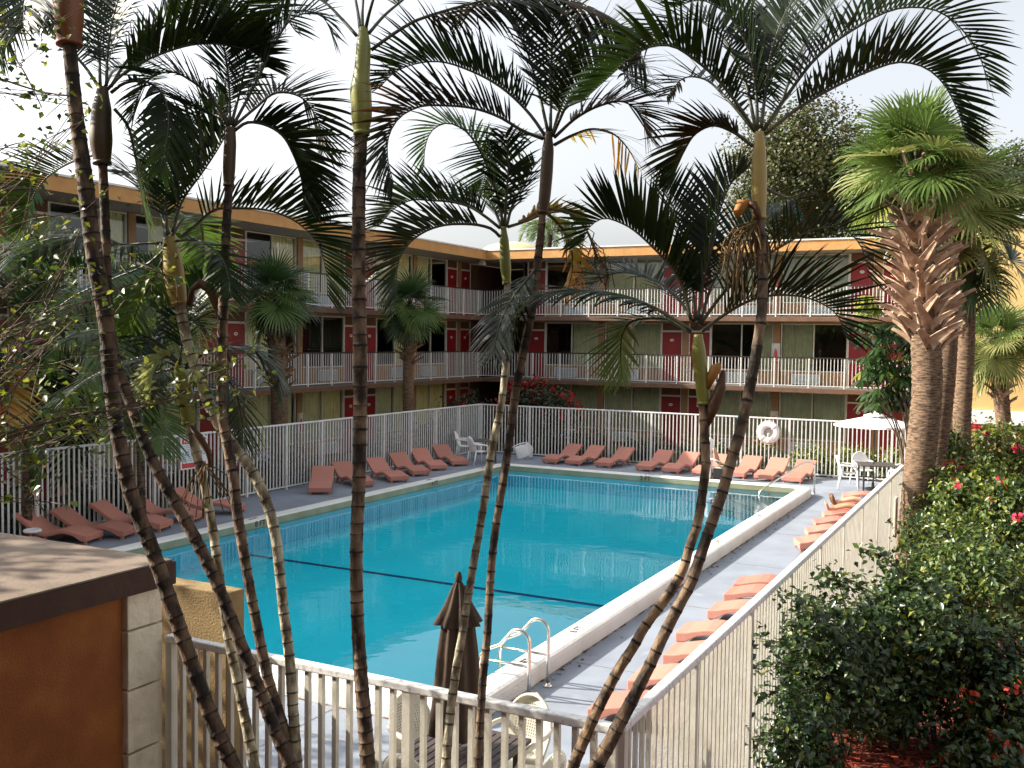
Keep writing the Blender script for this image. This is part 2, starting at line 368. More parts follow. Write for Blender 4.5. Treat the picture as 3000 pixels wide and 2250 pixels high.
# painted line across wall and floor, and edges of the corner steps
ln = MB(); LY = 15.0
ln.box(PX0 + W + .004, PX1 - W - .004, LY - .06, LY + .06, FLOOR + .004, FLOOR + .006)
ln.box(PX0 + W + .003, PX0 + W + .006, LY - .06, LY + .06, FLOOR + .004, WZ - .04)
tag(ln.build('pool_floor_line', M['navy']), kind='structure')
st = MB(); se = MB(); CX, CY = PX1 - W, PY1 - W
for k, (r_, zt) in enumerate(((2.2, -.26), (1.7, -.16), (1.2, -.08), (.75, -.01))):
    vs = [(CX - .002, CY - .002, zt)]; n = 16
    for i in range(n + 1):
        a = PI + PI / 2 * i / n; vs.append((CX + r_ * math.cos(a), CY + r_ * math.sin(a), zt))
    st.add(vs, [(0, i + 1, i + 2) for i in range(n)])
    lo = [(x, y, FLOOR) for x, y, z in vs[1:]]
    st.add(vs[1:] + lo, [(i, i + 1, n + 2 + i, n + 1 + i) for i in range(n)])
    for i in range(n):
        a = PI + PI / 2 * i / n; a2 = PI + PI / 2 * (i + 1) / n
        se.add([(CX + q * math.cos(w_), CY + q * math.sin(w_), zt + .004) for q, w_ in ((r_ - .035, a), (r_, a), (r_, a2), (r_ - .035, a2))], [(0, 1, 2, 3)])
stp = st.build('pool_steps', mat('pale_step_paint', (.22, .52, .55), None, rough=.7)); tag(stp, kind='structure')
tag(se.build('step_edge', M['navy']), kind='structure')
# depth markings on coping and tile
def mark(txt, size, loc, x, y): text_mesh('depth_marking', txt, size, M['black'], loc, basis(x, y), cp)
mark('3 FT', .17, (-9.35, PY1 - W - .004, .125), (1, 0, 0), (0, 0, 1))
mark('3 FT', .15, (-9.3, PY1 - .17, COP + .002), (1, 0, 0), (0, 1, 0))
for y, tx in ((22.1, '4 FT'), (15.45, '8 FT'), (25.0, '3 FT')):
    mark(tx, .17, (PX0 + W + .004, y, .125), (0, 1, 0), (0, 0, 1))
    mark(tx, .14, (PX0 + .17, y, COP + .002), (0, 1, 0), (-1, 0, 0))
for y, tx in ((25.2, '3 FT'), (21.3, '3 FT'), (18.1, '5 FT'), (11.6, '8 FT'), (10.1, '8 FT')):
    mark(tx, .15, (PX1 - .17, y, COP + .002), (0, 1, 0), (-1, 0, 0))
# planting beds
pb = MB(); pb.box(-16, 8, -1.2, 5.19, -.44, -.1)
tag(pb.build('planting_bed', M['mulch']), kind='structure')
pb = MB(); pb.box(-1.94, 8, 5.2, 31.5, -.44, -.1)
tag(pb.build('planting_bed', M['mulch']), kind='structure')
mc = MB()                                # loose bark chips lying on the bed
for i in range(2600):
    x = R.uniform(-1.8, .3); y = R.uniform(8.6, 12.2); a = R.uniform(0, PI); L_ = R.uniform(.02, .05); e = R.uniform(-.4, .4)
    dx, dy = math.cos(a) * L_, math.sin(a) * L_; qx, qy = -math.sin(a) * .009, math.cos(a) * .009; z = -.09 + R.uniform(0, .025)
    mc.add([(x - dx - qx, y - dy - qy, z), (x + dx - qx, y + dy - qy, z + e * L_), (x + dx + qx, y + dy + qy, z + e * L_ + .006), (x - dx + qx, y - dy + qy, z + .006)], [(0, 1, 2, 3)])
tag(mc.build('bark_chips', mat('bark_chip', (.42, .075, .03), (.22, .03, .015), 9, .9)), kind='stuff')
# a few dry leaves blown against the coping
dlv = MB()
for i in range(70):
    y = R.uniform(8.8, 25); x = PX1 + abs(R.gauss(.03, .12)) + .02; a = R.uniform(0, 6.3); s_ = R.uniform(.01, .035)
    dlv.add([(x + s_ * 1.6 * math.cos(a), y + s_ * 1.6 * math.sin(a), .012), (x - s_ * .6 * math.sin(a), y + s_ * .6 * math.cos(a), .022), (x - s_ * 1.6 * math.cos(a), y - s_ * 1.6 * math.sin(a), .01), (x + s_ * .6 * math.sin(a), y - s_ * .6 * math.cos(a), .006)], [(0, 1, 2, 3)])
tag(dlv.build('dry_leaves', mat('dry_leaf', (.07, .05, .03), None, rough=.9)), kind='stuff')

# ================================================================== hotel wings
F1, F2, F3 = -.4, 2.25, 4.9
class Wing:
    def __init__(s, label, mapf, s0, s1):
        s.map = mapf; s.s0, s.s1 = s0, s1
        s.root = thing('hotel_wing', label, 'hotel', mapf((s0 + s1) / 2, 0, F1)); s.rel = V(s.root.location)
    def box(s, mb, a0, a1, n0, n1, z0, z1):
        p = s.map(a0, n0, z0); q = s.map(a1, n1, z1); mb.box(p[0], q[0], p[1], q[1], p[2], q[2])
    def bld(s, mb, name, m, parent=None, **k): return mb.build(name, M[m] if isinstance(m, str) else m, parent or s.root, s.rel, **k)
def plate(W_, parent, s_, n_, z_, flip):
    mb = MB(); n = 14
    for rr_, zz, dd in ((.085, .055, .0),):
        vs = [W_.map(s_ + rr_ * math.cos(2 * PI * i / n), n_, z_ + zz * math.sin(2 * PI * i / n)) for i in range(n)]
        vs2 = [W_.map(s_ + rr_ * math.cos(2 * PI * i / n), n_ + .012, z_ + zz * math.sin(2 * PI * i / n)) for i in range(n)]
        mb.add(vs + vs2, [tuple(range(n)), tuple(range(n, 2 * n))] + [(i, (i + 1) % n, n + (i + 1) % n, n + i) for i in range(n)])
    o = W_.bld(mb, 'number_plate', 'sign_white', parent)
    for p in o.data.polygons: p.use_smooth = False
    mb = MB()
    for k in (-1, 0, 1): W_.box(mb, s_ + k * .032 - .011, s_ + k * .032 + .011, n_ + .012, n_ + .015, z_ - .018, z_ + .018)
    W_.bld(mb, 'numeral', 'dark_rail', o)
def curtain(W_, parent, a0, a1, z0, z1, seed):
    r_ = random.Random(seed); rows = []; n = max(8, int((a1 - a0) / .028))
    ph = [r_.uniform(0, 6) for _ in range(3)]
    top = []; bot = []
    for i in range(n + 1):
        a = a0 + (a1 - a0) * i / n
        w_ = .036 * math.sin(a * 58 + ph[0] + .9 * math.sin(a * 9 + ph[1])) + .014 * math.sin(a * 23 + ph[2])
        top.append(W_.map(a, -.1 + w_ * .8, z1)); bot.append(W_.map(a, -.1 + w_, z0))
    mb = MB(); mb.grid([bot, top]); W_.bld(mb, 'curtain', 'curtain', parent)
def window(W_, a0, a1, fl, states, seed):
    z0, z1 = fl + .56, fl + 2.42; mid = (a0 + a1) / 2
    mb = MB()
    for x in (a0, mid, a1): W_.box(mb, x - .022, x + .022, -.05, .03, z0, z1)
    W_.box(mb, a0 + .022, mid - .022, -.045, .026, z0, z0 + .045); W_.box(mb, mid + .022, a1 - .022, -.045, .026, z0, z0 + .045)
    W_.box(mb, a0 + .022, mid - .022, -.045, .026, z1 - .04, z1); W_.box(mb, mid + .022, a1 - .022, -.045, .026, z1 - .04, z1)
    o = W_.bld(mb, 'window', 'frame')
    for k, (p, q) in enumerate(((a0 + .022, mid - .022), (mid + .022, a1 - .022))):
        g_ = MB(); g_.add([W_.map(p, -.01, z0 + .045), W_.map(q, -.01, z0 + .045), W_.map(q, -.01, z1 - .04), W_.map(p, -.01, z1 - .04)], [(0, 1, 2, 3)])
        W_.bld(g_, 'pane', 'glass', o)
        s_ = states[k]
        if s_ == 'c': curtain(W_, o, p, q, z0, z1 - .03, seed + k)
        elif s_ == 'l': curtain(W_, o, p, p + (q - p) * .45, z0, z1 - .03, seed + k)
        elif s_ == 'r': curtain(W_, o, p + (q - p) * .55, q, z0, z1 - .03, seed + k)
    # air conditioner through the wall panel
    cx = mid + (.25 if seed % 2 else -.25)
    mb = MB(); W_.box(mb, cx - .53, cx + .53, .002, .13, fl + .08, fl + .47); ac = W_.bld(mb, 'air_conditioner', 'ac', bevel=.012)
    mb = MB()
    for k in range(8): W_.box(mb, cx - .47, cx + .47, .131, .136, fl + .13 + k * .04, fl + .148 + k * .04)
    W_.bld(mb, 'grille', 'grille', ac)
def door(W_, c_, fl, hinge):
    mb = MB(); W_.box(mb, c_ - .41, c_ + .41, -.03, .02, fl + .01, fl + 2.05)
    d_ = W_.bld(mb, 'door', 'red')
    mb = MB()
    for x in (-1, 1): W_.box(mb, c_ + x * .435 - .025, c_ + x * .435 + .025, -.03, .045, fl, fl + 2.42)
    W_.box(mb, c_ - .41, c_ + .41, -.03, .04, fl + 2.05, fl + 2.12)
    W_.bld(mb, 'door_frame', 'frame', d_)
    mb = MB(); W_.box(mb, c_ - .41, c_ + .41, -.03, .012, fl + 2.12, fl + 2.42); W_.bld(mb, 'transom', 'transom', d_)
    plate(W_, d_, c_, .022, fl + 1.72, False)
    mb = MB(); hx = c_ + hinge * .34
    W_.box(mb, hx - .025, hx + .025, .022, .035, fl + .93, fl + 1.1); W_.box(mb, hx - .02, hx + .09 * -hinge, .05, .068, fl + .99, fl + 1.015); W_.box(mb, hx - .01, hx + .01, .035, .05, fl + .99, fl + 1.015)
    W_.bld(mb, 'handle', 'steel', d_)
def railing(W_, s0, s1, fl, n_, first):
    mb = MB(); k = s0
    k = s0 + .05
    while k < s1:
        W_.box(mb, k - .011, k + .011, n_ - .011, n_ + .011, fl + .1, fl + 1.1); k += .127
    W_.box(mb, s0, s1, n_ - .014, n_ + .014, fl + .07, fl + .1)
    o = W_.bld(mb, 'railing', 'white_metal')
    mb = MB(); W_.box(mb, s0 - .03, s1, n_ - .028, n_ + .028, fl + 1.1, fl + 1.145); W_.bld(mb, 'handrail', 'dark_rail', o)
    k = first
    while k < s1:
        if k > s0:
            mb = MB(); W_.box(mb, k - .024, k + .024, n_ - .024 + .002, n_ + .026, fl - .03, fl + 1.1); W_.bld(mb, 'post', 'white_metal', o)
        k += 1.272
def make_wing(label, mapf, s0, s1, centers, wstart, skip_left_of, st, rs0, first, roof_s0, roof_s1, slab_s0, slab_s1):
    W_ = Wing(label, mapf, s0, s1)
    # dark rooms behind the glass
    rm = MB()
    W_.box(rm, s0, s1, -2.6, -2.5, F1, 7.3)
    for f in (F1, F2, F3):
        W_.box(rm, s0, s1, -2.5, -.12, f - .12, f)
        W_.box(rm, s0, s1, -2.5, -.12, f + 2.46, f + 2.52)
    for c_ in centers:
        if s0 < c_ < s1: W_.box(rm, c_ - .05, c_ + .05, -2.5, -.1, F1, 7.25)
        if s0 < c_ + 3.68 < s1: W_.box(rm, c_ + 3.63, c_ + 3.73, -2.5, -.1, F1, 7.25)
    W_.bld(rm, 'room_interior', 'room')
    tn = MB()
    for f in (F1, F2, F3):
        W_.box(tn, s0, s1, -.12, .0, f + 2.42, f + 2.65 if f < F3 else 7.32)     # header
        for c_ in centers:
            for a0, a1, sd in ((c_ - .14, c_ + .14, 0),):
                if a0 > s0 and a1 < s1: wl = MB(); W_.box(wl, a0, a1, -.1, .06, f, f + 2.42); W_.bld(wl, 'pier', 'tan')
            for sgn in (1, -1):
                q0, q1 = sorted((c_ + sgn * 1.03, c_ + sgn * 3.55))
                if q0 >= s0 - .01 and q1 <= s1 + .01:
                    W_.box(tn, q0, q1, -.1, -.002, f, f + .56)        # panel under the window
                    si = int(round((c_ - centers[0]) * 10)) + (7 if sgn > 0 else 3)
                    key = (round(c_, 1), sgn, 1 if f == F1 else 2 if f == F2 else 3)
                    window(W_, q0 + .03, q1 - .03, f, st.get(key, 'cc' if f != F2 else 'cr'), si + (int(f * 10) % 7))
                dc = c_ + sgn * .585
                if dc - .4 > s0 and dc + .4 < s1: door(W_, dc, f, sgn)
            pc = c_ + 3.68
            if s0 < pc < s1: wl = MB(); W_.box(wl, pc - .13, pc + .13, -.1, .10, f, f + 2.42); W_.bld(wl, 'pier', 'tan')
    W_.bld(tn, 'wall', 'tan')
    for f in (F2, F3):
        sl = MB(); W_.box(sl, slab_s0, slab_s1, .0, 1.52, f - .16, f); o = W_.bld(sl, 'walkway_slab', 'concrete')
        sl = MB(); W_.box(sl, slab_s0 if rs0 is None else rs0, slab_s1, 1.521, 1.55, f - .17, f - .01); W_.bld(sl, 'slab_edge', 'brown', o)
    for f in (F2, F3): railing(W_, rs0 if rs0 is not None else slab_s0, slab_s1 if rs0 is not None else slab_s1 - 1.48, f, 1.48, first)
    rf = MB(); W_.box(rf, roof_s0, roof_s1, -7, 1.75, 7.34, 7.62); ro = W_.bld(rf, 'roof', 'soffit')
    rf = MB(); W_.box(rf, roof_s0, roof_s1, 1.752, 1.79, 7.32, 7.69); W_.bld(rf, 'fascia', 'orange', ro)
    rf = MB(); W_.box(rf, roof_s0 - .0, roof_s1, 1.55, 1.83, 7.692, 7.745); W_.bld(rf, 'roof_edge', 'white', ro)
    return W_
stR = {(-12.5, 1, 2): 'nr', (-12.5, -1, 2): 'cc', (-19.9, 1, 2): 'nc', (-5.2, -1, 2): 'cn', (-12.5, -1, 1): 'cc', (-12.5, -1, 3): 'cc', (-19.9, 1, 3): 'nc'}
WR = make_wing('hotel wing with orange fascia facing the camera at the far end of the pool', lambda s, n, z: V((s, 39.5 - n, z)), -20.0, 3.2, [-19.92, -12.54, -5.16, 2.22], 0, 0, stR, -21.2, -18.78 - 1.272, -20.95, 6, -22.6, 6)
stL = {(23.8, 1, 3): 'nc', (31.1, -1, 3): 'cc', (31.1, 1, 3): 'cc', (38.4, -1, 3): 'cn', (31.1, -1, 2): 'nn', (31.1, 1, 2): 'nc', (38.4, -1, 2): 'nn', (16.5, 1, 3): 'nc', (23.8, -1, 3): 'rc', (23.8, 1, 2): 'cn', (16.5, 1, 2): 'cc'}
WL = make_wing('long hotel wing in shade along the left side of the pool behind palms', lambda s, n, z: V((-22.7 + n, s, z)), 6.0, 39.49, [9.2, 16.5, 23.8, 31.1, 38.4], 0, 0, stL, None, 21.1 - 1.272 * 12, 6, 46.5, 6, 39.49)
# open dark passage in the inner corner
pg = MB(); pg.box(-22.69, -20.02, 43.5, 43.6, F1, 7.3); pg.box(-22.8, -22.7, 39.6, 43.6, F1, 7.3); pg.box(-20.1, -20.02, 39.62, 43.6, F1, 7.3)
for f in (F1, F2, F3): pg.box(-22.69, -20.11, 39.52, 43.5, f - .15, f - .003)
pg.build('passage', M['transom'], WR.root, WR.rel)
# the wing behind the camera, seen only in reflections
nw = thing('hotel_wing', 'orange hotel wing opposite the pool seen only as reflection in far windows', 'hotel', (-8, -3, F1))
mb = MB(); mb.box(-24, 6, -6, -2.2, F1, 7.3); mb.build('wall', M['tan'], nw, nw.location)
mb = MB(); mb.box(-25, 7, -7, .2, 7.34, 7.7); mb.build('roof', M['orange'], nw, nw.location)
mb = MB(); mb.box(-24, 6, -2.19, -.3, F3 - .15, F3); mb.box(-24, 6, -2.19, -.3, F2 - .15, F2); mb.build('walkway_slab', M['concrete'], nw, nw.location)
# yellow end block on the right
yb = thing('end_block', 'yellow stucco end block in sun behind the small sabal palm', 'building', (2, 34, -.45))
mb = MB(); mb.box(-1.5, 9, 32, 37.4, 2.05, 7.5); mb.build('wall', M['yellow'], yb, yb.location)
mb = MB(); mb.box(-1.48, 9, 32.03, 37.4, -.45, 1.62); mb.build('lower_wall', M['orange'], yb, yb.location)
mb = MB(); mb.box(-1.56, 9, 31.9, 37.4, 1.63, 2.04); mb.build('cornice', M['coping'], yb, yb.location, bevel=.02)
mb = MB(); mb.box(-1.53, 9, 31.96, 31.997, 4.55, 4.68); mb.build('ledge', M['soffit'], yb, yb.location)
mb = MB(); mb.box(-1.6, 9, 31.85, 37.4, 7.51, 7.7); mb.build('roof_edge', M['white'], yb, yb.location)
# domed roof beyond
db = thing('domed_building', 'pale yellow domed roof peeking over the hotel roof corner', 'building', (-37.5, 72, -.45))
mb = MB(); mb.lathe((-37.5, 72, 0), [(3.6, -.45), (3.6, 9.2)], 32); mb.build('wall', M['yellow'], db, db.location)
mb = MB(); mb.lathe((-37.5, 72, 9.2), [(3.7, 0), (3.5, .9), (2.9, 1.7), (2.0, 2.25), (1.0, 2.52), (.01, 2.6)], 32); mb.build('dome', mat('pale_dome', (.70, .55, .30), None, rough=.8), db, db.location)

# small fittings on the wings
def cabinet(W_, s_, fl, lab, m='white'):
    c0 = W_.map(s_, .12, fl + 1.3)
    o = thing('extinguisher_cabinet', lab, 'extinguisher', c0, 0, 'fire extinguisher cabinets on the piers')
    mb = MB(); W_.box(mb, s_ - .15, s_ + .15, .101, .13, fl + .95, fl + 1.65)
    for q in (-.15, .13): W_.box(mb, s_ + q, s_ + q + .02, .1305, .2, fl + .95, fl + 1.65)
    W_.box(mb, s_ - .13, s_ + .13, .1305, .2, fl + .95, fl + .97); W_.box(mb, s_ - .13, s_ + .13, .1305, .2, fl + 1.63, fl + 1.65)
    mb.build('box', M[m], o, c0)
    mb = MB(); c1 = W_.map(s_, .165, fl + .98); mb.lathe(c1, [(.001, 0), (.05, .0), (.052, .03), (.052, .34), (.03, .41), (.015, .44), (.015, .48), (.001, .48)], 12); mb.build('extinguisher', M['ext_red'], o, c0)
cabinet(WR, -8.86, F2, 'white extinguisher cabinet on the pier between second floor windows, right wing')
cabinet(WR, -8.86, F1, 'cream extinguisher cabinet on the ground floor pier behind the life ring', 'ivory')
cabinet(WR, -8.86, F3, 'extinguisher cabinet on the top floor pier behind dark palm fronds', 'tan')
cabinet(WL, 27.48, F1, 'cream extinguisher cabinet on ground floor pier of the left wing', 'ivory')
for z, lab in ((7.22, 'small square lamp under the roof at the inner corner'), (F3 - .28, 'small square lamp under the top walkway at the inner corner')):
    o = thing('corner_lamp', lab, 'lamp', (-21.35, 38.15, z)); mb = MB(); mb.box(-21.47, -21.23, 38.03, 38.27, z - .09, z + .03); mb.build('housing', M['white'], o, o.location, bevel=.01)
    mb = MB(); mb.box(-21.43, -21.27, 38.07, 38.23, z + .031, z + .115); mb.build('bracket', M['frame'], o, o.location)

# ================================================================== fences
def fence(label, p, q, top, mats, posts, wide=.028, rail=.05, gap=.118, dens=1):
    p, q = V(p), V(q); d_ = (q - p).normalized(); L = (q - p).length; nrm = V((-d_.y, d_.x, 0))
    root = thing('pool_fence', label, 'fence', (p + q) / 2); rel = root.location
    mp, mr = mats
    edges = [0] + [x for x in posts if 0 < x < L] + [L]
    for a, b_ in zip(edges[:-1], edges[1:]):
        mb = MB(); n = max(1, int(round((b_ - a) / gap)))
        for i in range(1, n):
            c_ = p + d_ * (a + (b_ - a) * i / n) + V((0, 0, (top + .07) / 2))
            mb.obox(c_, d_ * wide / 2, nrm * wide / 2, V((0, 0, (top - .07) / 2 - .02)))
        mb.obox(p + d_ * (a + b_) / 2 + V((0, 0, .085)), d_ * ((b_ - a) / 2 - .03), nrm * .017, V((0, 0, .017)))
        mb.build('picket_panel', mp, root, rel)
    for a in edges:
        mb = MB(); mb.obox(p + d_ * a + V((0, 0, top / 2 - .01)), d_ * .03, nrm * .03, V((0, 0, top / 2 - .012)))
        mb.build('post', mp, root, rel)
    mb = MB(); mb.obox((p + q) / 2 + V((0, 0, top)), d_ * (L / 2 + .03), nrm * rail * .6, V((0, 0, rail / 2 - .002)))
    mb.build('top_rail', mr, root, rel, bevel=.01)
    return root
FX, FY, RX, NY = -16.75, 29.9, -2.04, 5.33
WM = (M['white_metal'], M['white_metal'])
fence('long white picket fence along the left deck in front of the shaded wing', (FX, 6.2, 0), (FX, FY, 0), 1.67, WM, [y - 6.2 for y in [6.9 + 1.437 * i for i in range(16)]])
fence('white picket fence across the far end of the deck behind the loungers', (FX + .06, FY, 0), (RX, FY, 0), 1.67, WM, [-16.33 + 1.428 * i - FX for i in range(1, 10)])
fence('white picket fence along the right deck seen at a grazing angle beside hedge', (RX, NY + .04, 0), (RX, FY - .06, 0), 1.67, (M['cream_metal'], M['chalk_rail']), [6.72 - NY + 1.56 * i for i in range(15)], .027, .06, .112)
fence('cream picket fence in the foreground between palm trunks and the deck table', (-5.58, NY, 0), (RX - .04, NY, 0), 1.66, (M['cream_metal'], M['chalk_rail']), [-3.49 + 5.58], .034, .06, .1185)
# notice boards hanging on the right fence
for y, z0, z1, dy, lab in ((18.4, .55, 1.25, .17, 'narrow cream notice board on the outside of the right fence'), (19.6, .35, 1.5, .3, 'taller brown notice board on the outside of the right fence')):
    o = thing('notice_board', lab, 'sign', (RX + .05, y, z0)); mb = MB(); mb.box(RX + .032, RX + .045, y - dy, y + dy, z0, z1); mb.build('backing', M['cream_metal'] if dy < .2 else M['frame'], o, o.location)
    mb = MB(); mb.box(RX + .046, RX + .049, y - dy + .04, y + dy - .04, z0 + .06, z1 - .08); mb.build('print', M['boot'] if dy < .2 else M['spathe_d'], o, o.location)
# pool rules sign on the left fence
sx = FX + .06; y0, y1, z0, z1 = 16.22, 17.02, .90, 1.62
o = thing('rules_sign', 'white pool rules sign with red bands on the left fence', 'sign', (sx, 16.6, z0)); rel = o.location
mb = MB(); mb.box(sx - .02, sx, y0, y1, z0, z1); mb.build('board', M['sign_white'], o, rel)
for za, zb in ((z1 - .15, z1 - .03), (z0 + .03, z0 + .14)):
    mb = MB(); mb.box(sx, sx + .003, y0 + .04, y1 - .04, za, zb); mb.build('red_band', M['sign_red'], o, rel)
mb = MB()
for k in range(9):
    if 4 <= k <= 5: continue
    zz = z1 - .19 - k * .042; mb.box(sx + .0005, sx + .003, y0 + .06, y1 - R.uniform(.08, .3), zz - .008, zz + .006)
mb.build('small_print', M['sign_grey'], o, rel)
rot = basis((0, 1, 0), (0, 0, 1))
text_mesh('heading', 'POOL RULES', .105, M['sign_white'], (sx + .0035, (y0 + y1) / 2, z1 - .09), rot, o, rel)
text_mesh('heading', 'NO DIVING', .13, M['sign_blue'], (sx + .002, (y0 + y1) / 2, z1 - .38), rot, o, rel)

# ================================================================== loungers
def make_lounger():
    root = thing('sun_lounger', '', 'sun lounger')
    # side profile: foot at x=0, head towards -x
    prof = [(0, .175), (-.12, .19), (-.25, .225), (-.38, .255), (-.50, .265), (-.61, .25), (-.72, .215), (-.82, .19), (-.92, .195), (-1.02, .235), (-1.12, .295), (-1.23, .375), (-1.35, .455), (-1.48, .535)]
    hw = .285; T = .072
    top = []; bot = []
    for i, (x, z) in enumerate(prof):
        x2, z2 = prof[min(i + 1, len(prof) - 1)]; x1, z1 = prof[max(i - 1, 0)]
        t = V((x2 - x1, 0, z2 - z1)).normalized(); n = V((t.z, 0, -t.x))
        if n.z < 0: n = -n
        top.append(V((x, 0, z))); bot.append(V((x, 0, z)) - n * T)
    bot[0] = V((0, 0, .06)); bot[1] = V((-.11, 0, .062))
    mb = MB()
    n = len(top); vs = []
    for p_, q_ in zip(top, bot):
        vs += [p_ + V((0, -hw, 0)), p_ + V((0, hw, 0)), q_ + V((0, -hw, 0)), q_ + V((0, hw, 0))]
    fs = []
    for i in range(n - 1):
        a, b_ = i * 4, i * 4 + 4
        fs += [(a, b_, b_ + 1, a + 1), (a + 2, a + 3, b_ + 3, b_ + 2), (a, a + 2, b_ + 2, b_), (a + 1, b_ + 1, b_ + 3, a + 3)]
    fs += [(0, 1, 3, 2), (4 * n - 4, 4 * n - 2, 4 * n - 1, 4 * n - 3)]
    mb.add(vs, fs)
    mb.build('body', M['wicker'], root, bevel=.012)
    for x, y in ((-.05, -1), (-.05, 1), (-.86, -1), (-.86, 1)):
        mb = MB(); h = .075 if x > -.5 else .12
        mb.box(x - .025, x + .025, y * (hw - .055) - .02, y * (hw - .055) + .02, 0, h); mb.build('leg', M['wicker'], root)
    for y in (-1, 1):                        # slanted rear supports under the backrest
        mb = MB(); mb.bar((-1.1, y * (hw - .055), .21), (-1.24, y * (hw - .055), 0.005), .045, .04); mb.build('leg', M['wicker'], root)
    return root
GL = 'salmon wicker loungers around the pool'
proto = make_lounger(); used = [False]
ordn = ['first', 'second', 'third', 'fourth', 'fifth', 'sixth', 'seventh', 'eighth', 'ninth']
def lounger(x, y, ang, label):
    o = proto if not used[0] else copy_tree(proto); used[0] = True
    o.location = (x, y, .002); o.rotation_euler = (0, 0, rad(ang)); tag(o, label, 'sun lounger', GL)
for k, (x, y, a) in enumerate([(-15.25, 11.75, 22), (-15.46, 12.9, 18), (-15.27, 13.57, 20), (-15.24, 14.45, 20), (-15.42, 15.5, 22), (-15.32, 16.68, 24)]):
    lounger(x, y, a, 'pink wicker lounger by the left fence, ' + ordn[k] + ' from the brown roofed hut')
for k, (x, y, a) in enumerate([(-15.52, 19.64, -55), (-15.28, 21.19, -28), (-15.04, 22.46, -27), (-15.21, 23.8, -28), (-15.43, 25.1, -33), (-15.42, 26.34, -33)]):
    lounger(x, y, a, 'pink wicker lounger on the left deck facing camera, head on, nearest of its row' if k == 0 else 'pink lounger in the shaded left corner row, ' + ordn[5 - k] + ' from the corner table')
for k, (x, y, a) in enumerate([(-13.4, 28.38, -101), (-12.6, 28.4, -100), (-11.6, 28.42, -100), (-10.23, 28.33, -98), (-9.39, 28.28, -98), (-8.45, 28.28, -97), (-7.45, 28.33, -96), (-6.62, 28.25, -95), (-5.83, 28.2, -95)]):
    lounger(x, y, a, 'pink lounger along the far fence, ' + ordn[k] + ' from the left' + (', by the handrail' if k == 8 else ', half in sun' if k == 7 else ', behind the lift' if k == 5 else ''))
for k, (x, y, a) in enumerate([(-3.84, 19.18, 203), (-3.9, 20.4, 198), (-3.95, 21.5, 196), (-3.97, 22.6, 195), (-4.0, 23.65, 194), (-4.05, 25.6, 192)]):
    lounger(x, y, a, 'sunlit lounger by the right fence, ' + ordn[k] + ' of the far six' + (', barefoot person on it' if k == 3 else ', person with shoes on it' if k == 4 else ''))
for k, (x, y, a) in enumerate([(-3.9, 9.5, 184), (-3.85, 10.5, 184), (-3.8, 11.55, 183), (-3.95, 12.5, 183), (-3.9, 13.75, 182), (-3.95, 14.75, 183), (-4.0, 15.45, 184)]):
    lounger(x, y, a, 'orange lounger by the near right fence, ' + ordn[k] + ' from the foreground fence')

# ================================================================== resin chairs
def make_chair(m, name_label):
    root = thing('resin_chair', name_label, 'chair')
    # +x is the front; seat 0.43 high
    mb = MB(); rows = []
    for i in range(7):
        x = -.20 + .42 * i / 6; r_ = []
        for k in range(9):
            u = -1 + 2 * k / 8; w_ = .22 * (1 - .12 * (i / 6 < .2))
            r_.append((x, u * w_, .425 + .018 * u * u - .014 * math.sin(PI * i / 6) + (-.015 if i == 6 else 0)))
        rows.append(r_)
    mb.grid(rows); mb.build('seat', m, root, solid=.022)
    mb = MB(); rows = []                      # rounded back shell
    HS = (0, .12, .24, .36, .48, .6, .7, .79, .86, .92, .96, .985, 1.)
    for h in HS:
        zz = .42 + .47 * h; wv = .225 * (math.sqrt(max(0, 1 - max(0, (h - .45) / .55) ** 2))) * (.86 + .14 * min(1, h * 3)); r_ = []
        for k in range(11):
            u = -1 + 2 * k / 10
            r_.append((-.20 - .15 * h + .05 * u * u, u * max(wv, .004), zz))
        rows.append(r_)
    bk = MB(); bk.grid(rows); b_o = bk.build('backrest', m, root, solid=.02)
    rim = MB(); rim.tube([r_[0] for r_ in rows] + [r_[-1] for r_ in rows[-2::-1]], .014, 6); rim.build('rim', m, b_o)
    for s_ in (-1, 1):
        mb = MB(); mb.tube([(-.27, s_ * .215, .66), (-.12, s_ * .26, .655), (.06, s_ * .27, .645), (.19, s_ * .255, .62), (.215, s_ * .245, .55)], [.018, .024, .026, .022, .018], 6)
        mb.build('armrest', m, root)
        for x0, x1, zt in ((.215, .25, .56), (-.19, -.27, .43)):
            mb = MB(); mb.tube([(x0, s_ * .24, zt), ((x0 + x1) / 2, s_ * .25, zt / 2), (x1, s_ * .262, .0)], [.028, .022, .017], 4, attr=None)
            mb.build('leg', m, root)
    return root
def chair(pr, x, y, ang, label, group, z=.002, tilt=None):
    o = copy_tree(pr) if pr.get('placed') else pr
    pr['placed'] = 1
    if 'placed' in o and o is not pr: del o['placed']
    o.location = (x, y, z); o.rotation_euler = tilt or (0, 0, rad(ang)); tag(o, label, 'chair', group); return o
wc = make_chair(M['plastic'], 'x'); ic = make_chair(M['ivory'], 'x')
G1 = 'white resin chairs at the far tables'
chair(wc, -4.28, 28.0, 10, 'white resin chair at the far right table, side on, nearest the pool', G1)
chair(wc, -4.05, 29.0, -60, 'white resin chair at the far right table, back against the far fence', G1)
chair(wc, -2.95, 27.75, 165, 'white resin chair at the far right table, near the right fence', G1)
chair(wc, -2.9, 28.75, 215, 'white resin chair hidden behind the right fence rail at the umbrella table', G1)
chair(wc, -15.15, 26.95, 55, 'white resin chair in the shaded corner, nearer one, pulled out sideways', G1)
chair(wc, -16.25, 28.0, 20, 'white resin chair in the shaded corner, farther one by the left fence', G1)
chair(wc, -14.55, 28.75, 0, 'white resin chair tipped over on its side in the far corner behind trunks', G1, z=.27, tilt=(rad(95), rad(20), rad(205)))
